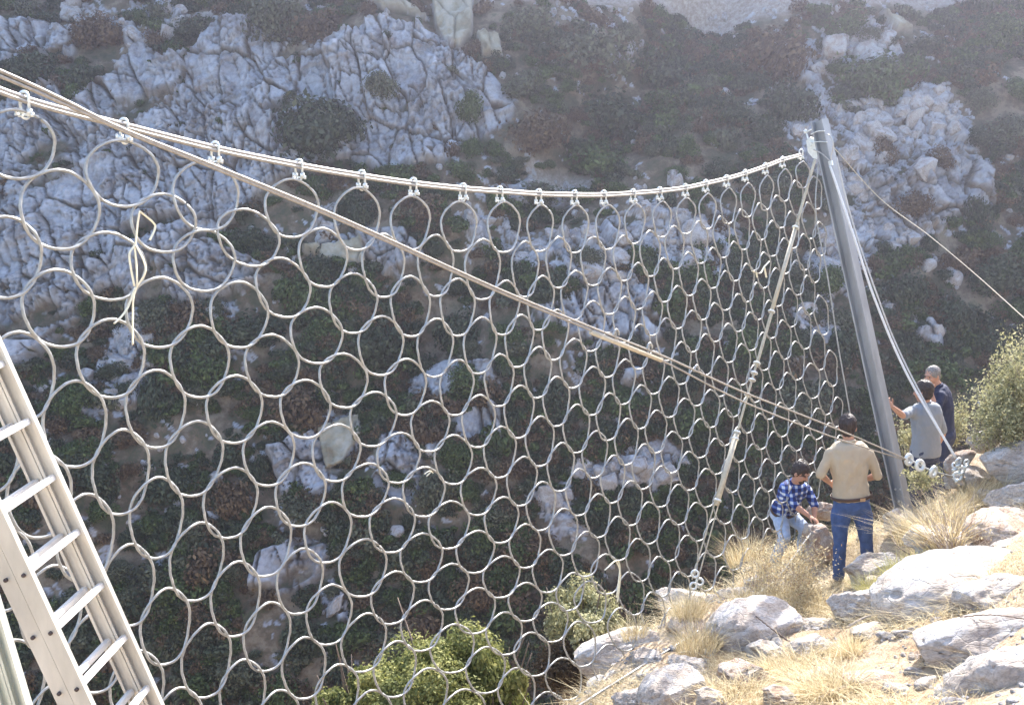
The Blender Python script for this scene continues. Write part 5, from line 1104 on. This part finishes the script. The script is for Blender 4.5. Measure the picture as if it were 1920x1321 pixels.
# plaid cloth: two crossing sets of stripes
m, nt, b = newmat('blue_plaid'); tc = N(nt, 'ShaderNodeTexCoord'); sxyz = N(nt, 'ShaderNodeSeparateXYZ'); nt.links.new(tc.outputs['Object'], sxyz.inputs[0])
def stripes(out, freq, lo, hi, ph=0.0):
    a = N(nt, 'ShaderNodeMath', operation='MULTIPLY_ADD'); nt.links.new(out, a.inputs[0]); a.inputs[1].default_value = freq; a.inputs[2].default_value = ph
    s = N(nt, 'ShaderNodeMath', operation='SINE'); nt.links.new(a.outputs[0], s.inputs[0]); r = N(nt, 'ShaderNodeMapRange'); nt.links.new(s.outputs[0], r.inputs[0]); r.inputs[1].default_value = lo; r.inputs[2].default_value = hi; return r.outputs[0]
h_ = stripes(sxyz.outputs[2], 75, .1, .5); v_ = stripes(sxyz.outputs[0], 75, .1, .5, 1); ad = N(nt, 'ShaderNodeMath', operation='ADD'); nt.links.new(h_, ad.inputs[0]); nt.links.new(v_, ad.inputs[1])
hf = N(nt, 'ShaderNodeMath', operation='MULTIPLY'); nt.links.new(ad.outputs[0], hf.inputs[0]); hf.inputs[1].default_value = .5
cr = N(nt, 'ShaderNodeValToRGB'); nt.links.new(hf.outputs[0], cr.inputs[0]); el = cr.color_ramp.elements; el[0].color = (.012, .02, .10, 1); el[1].color = (.55, .60, .68, 1); el.new(.5).color = (.06, .11, .33, 1)
nt.links.new(cr.outputs[0], b.inputs['Base Color']); b.inputs['Roughness'].default_value = .85; PLAID = m
r2, g2 = person('man in blue checked shirt and pale jeans bending down behind the net',
  dict(head=(1501,886,-.16), neck=(1492,905,-.05), che=(1484,925,.02), pel=(1468,958,.18), shL=(1512,918,.10), shR=(1471,914,-.10), elL=(1527,946,.0), elR=(1490,947,-.24), wrL=(1527,972,-.14), wrR=(1516,966,-.34), hdL=(1530,985,-.2), hdR=(1530,975,-.38),
       hipL=(1477,962,.24), hipR=(1461,966,.12), knL=(1508,990,-.02), knR=(1472,1006,-.16), anL=(1503,1042,.08), anR=(1452,1052,.0)), 12.42, (.62, -.62, -.5), (PLAID, 'denim_pale', 'hair_dark'), sleeve=1.12, beard=True, wseed=2, hs=1.12)
r3, g3 = person('man in grey shirt seen from behind, left hand resting on the steel post',
  dict(head=(1731,734,0), neck=(1735,756,.02), che=(1737,788,0), pel=(1735,845,0), shL=(1711,771,-.08), shR=(1757,772,.06), elL=(1693,779,-.32), elR=(1768,812,.12), wrL=(1674,763,-.50), wrR=(1756,838,.3), hdL=(1661,749,-.54),
       hipL=(1722,850,-.02), hipR=(1746,850,.02), knL=(1718,912,-.08), knR=(1745,915,.02), anL=(1714,975,-.02), anR=(1748,978,.06)), 12.95, (-.62, .78, -.18), ('greyshirt', 'navytrouser', 'hair_dark'), sleeve=.85, tuck=False, belt=False, bulk=1.1, wseed=3)
r4, g4 = person('grey haired man in navy shirt facing left, hand raised to his mouth',
  dict(head=(1748,704,0), neck=(1759,725,.0), che=(1768,755,0), pel=(1772,812,0), shL=(1764,741,-.19), shR=(1766,738,.17), elL=(1756,772,-.32), elR=(1764,778,.22), wrL=(1748,741,-.26), wrR=(1752,800,.12), hdL=(1745,720,-.20),
       hipL=(1771,818,-.1), hipR=(1772,818,.1), knL=(1768,874,-.1), knR=(1770,875,.12), anL=(1772,932,-.1), anR=(1774,934,.12)), 13.9, (-.86, -.42, -.28), ('navyshirt', 'navytrouser', 'hair_grey'), sleeve=1.5, tuck=False, belt=False, wseed=5, hs=1.12, hair_r=(.083, .098, .088))

# ------------------------------------------------------------------ the hazy air of the gorge
mb = MB(); mb.obox((0, 30, -1), (84, 0, 0), (0, 66, 0), (0, 0, 44.5))
hz = mb.build('haze', bpy.data.materials.new('haze_air'), smooth=False); tag(hz, 'thin bluish haze filling the gorge', 'haze', kind='stuff')
m = hz.data.materials[0]; m.use_nodes = True; nt = m.node_tree; nt.nodes.clear(); om = N(nt, 'ShaderNodeOutputMaterial'); pv = N(nt, 'ShaderNodeVolumePrincipled')
pv.inputs['Color'].default_value = (.82, .82, 1.0, 1); pv.inputs['Density'].default_value = .001; pv.inputs['Anisotropy'].default_value = .68
nt.links.new(pv.outputs[0], om.inputs['Volume'])
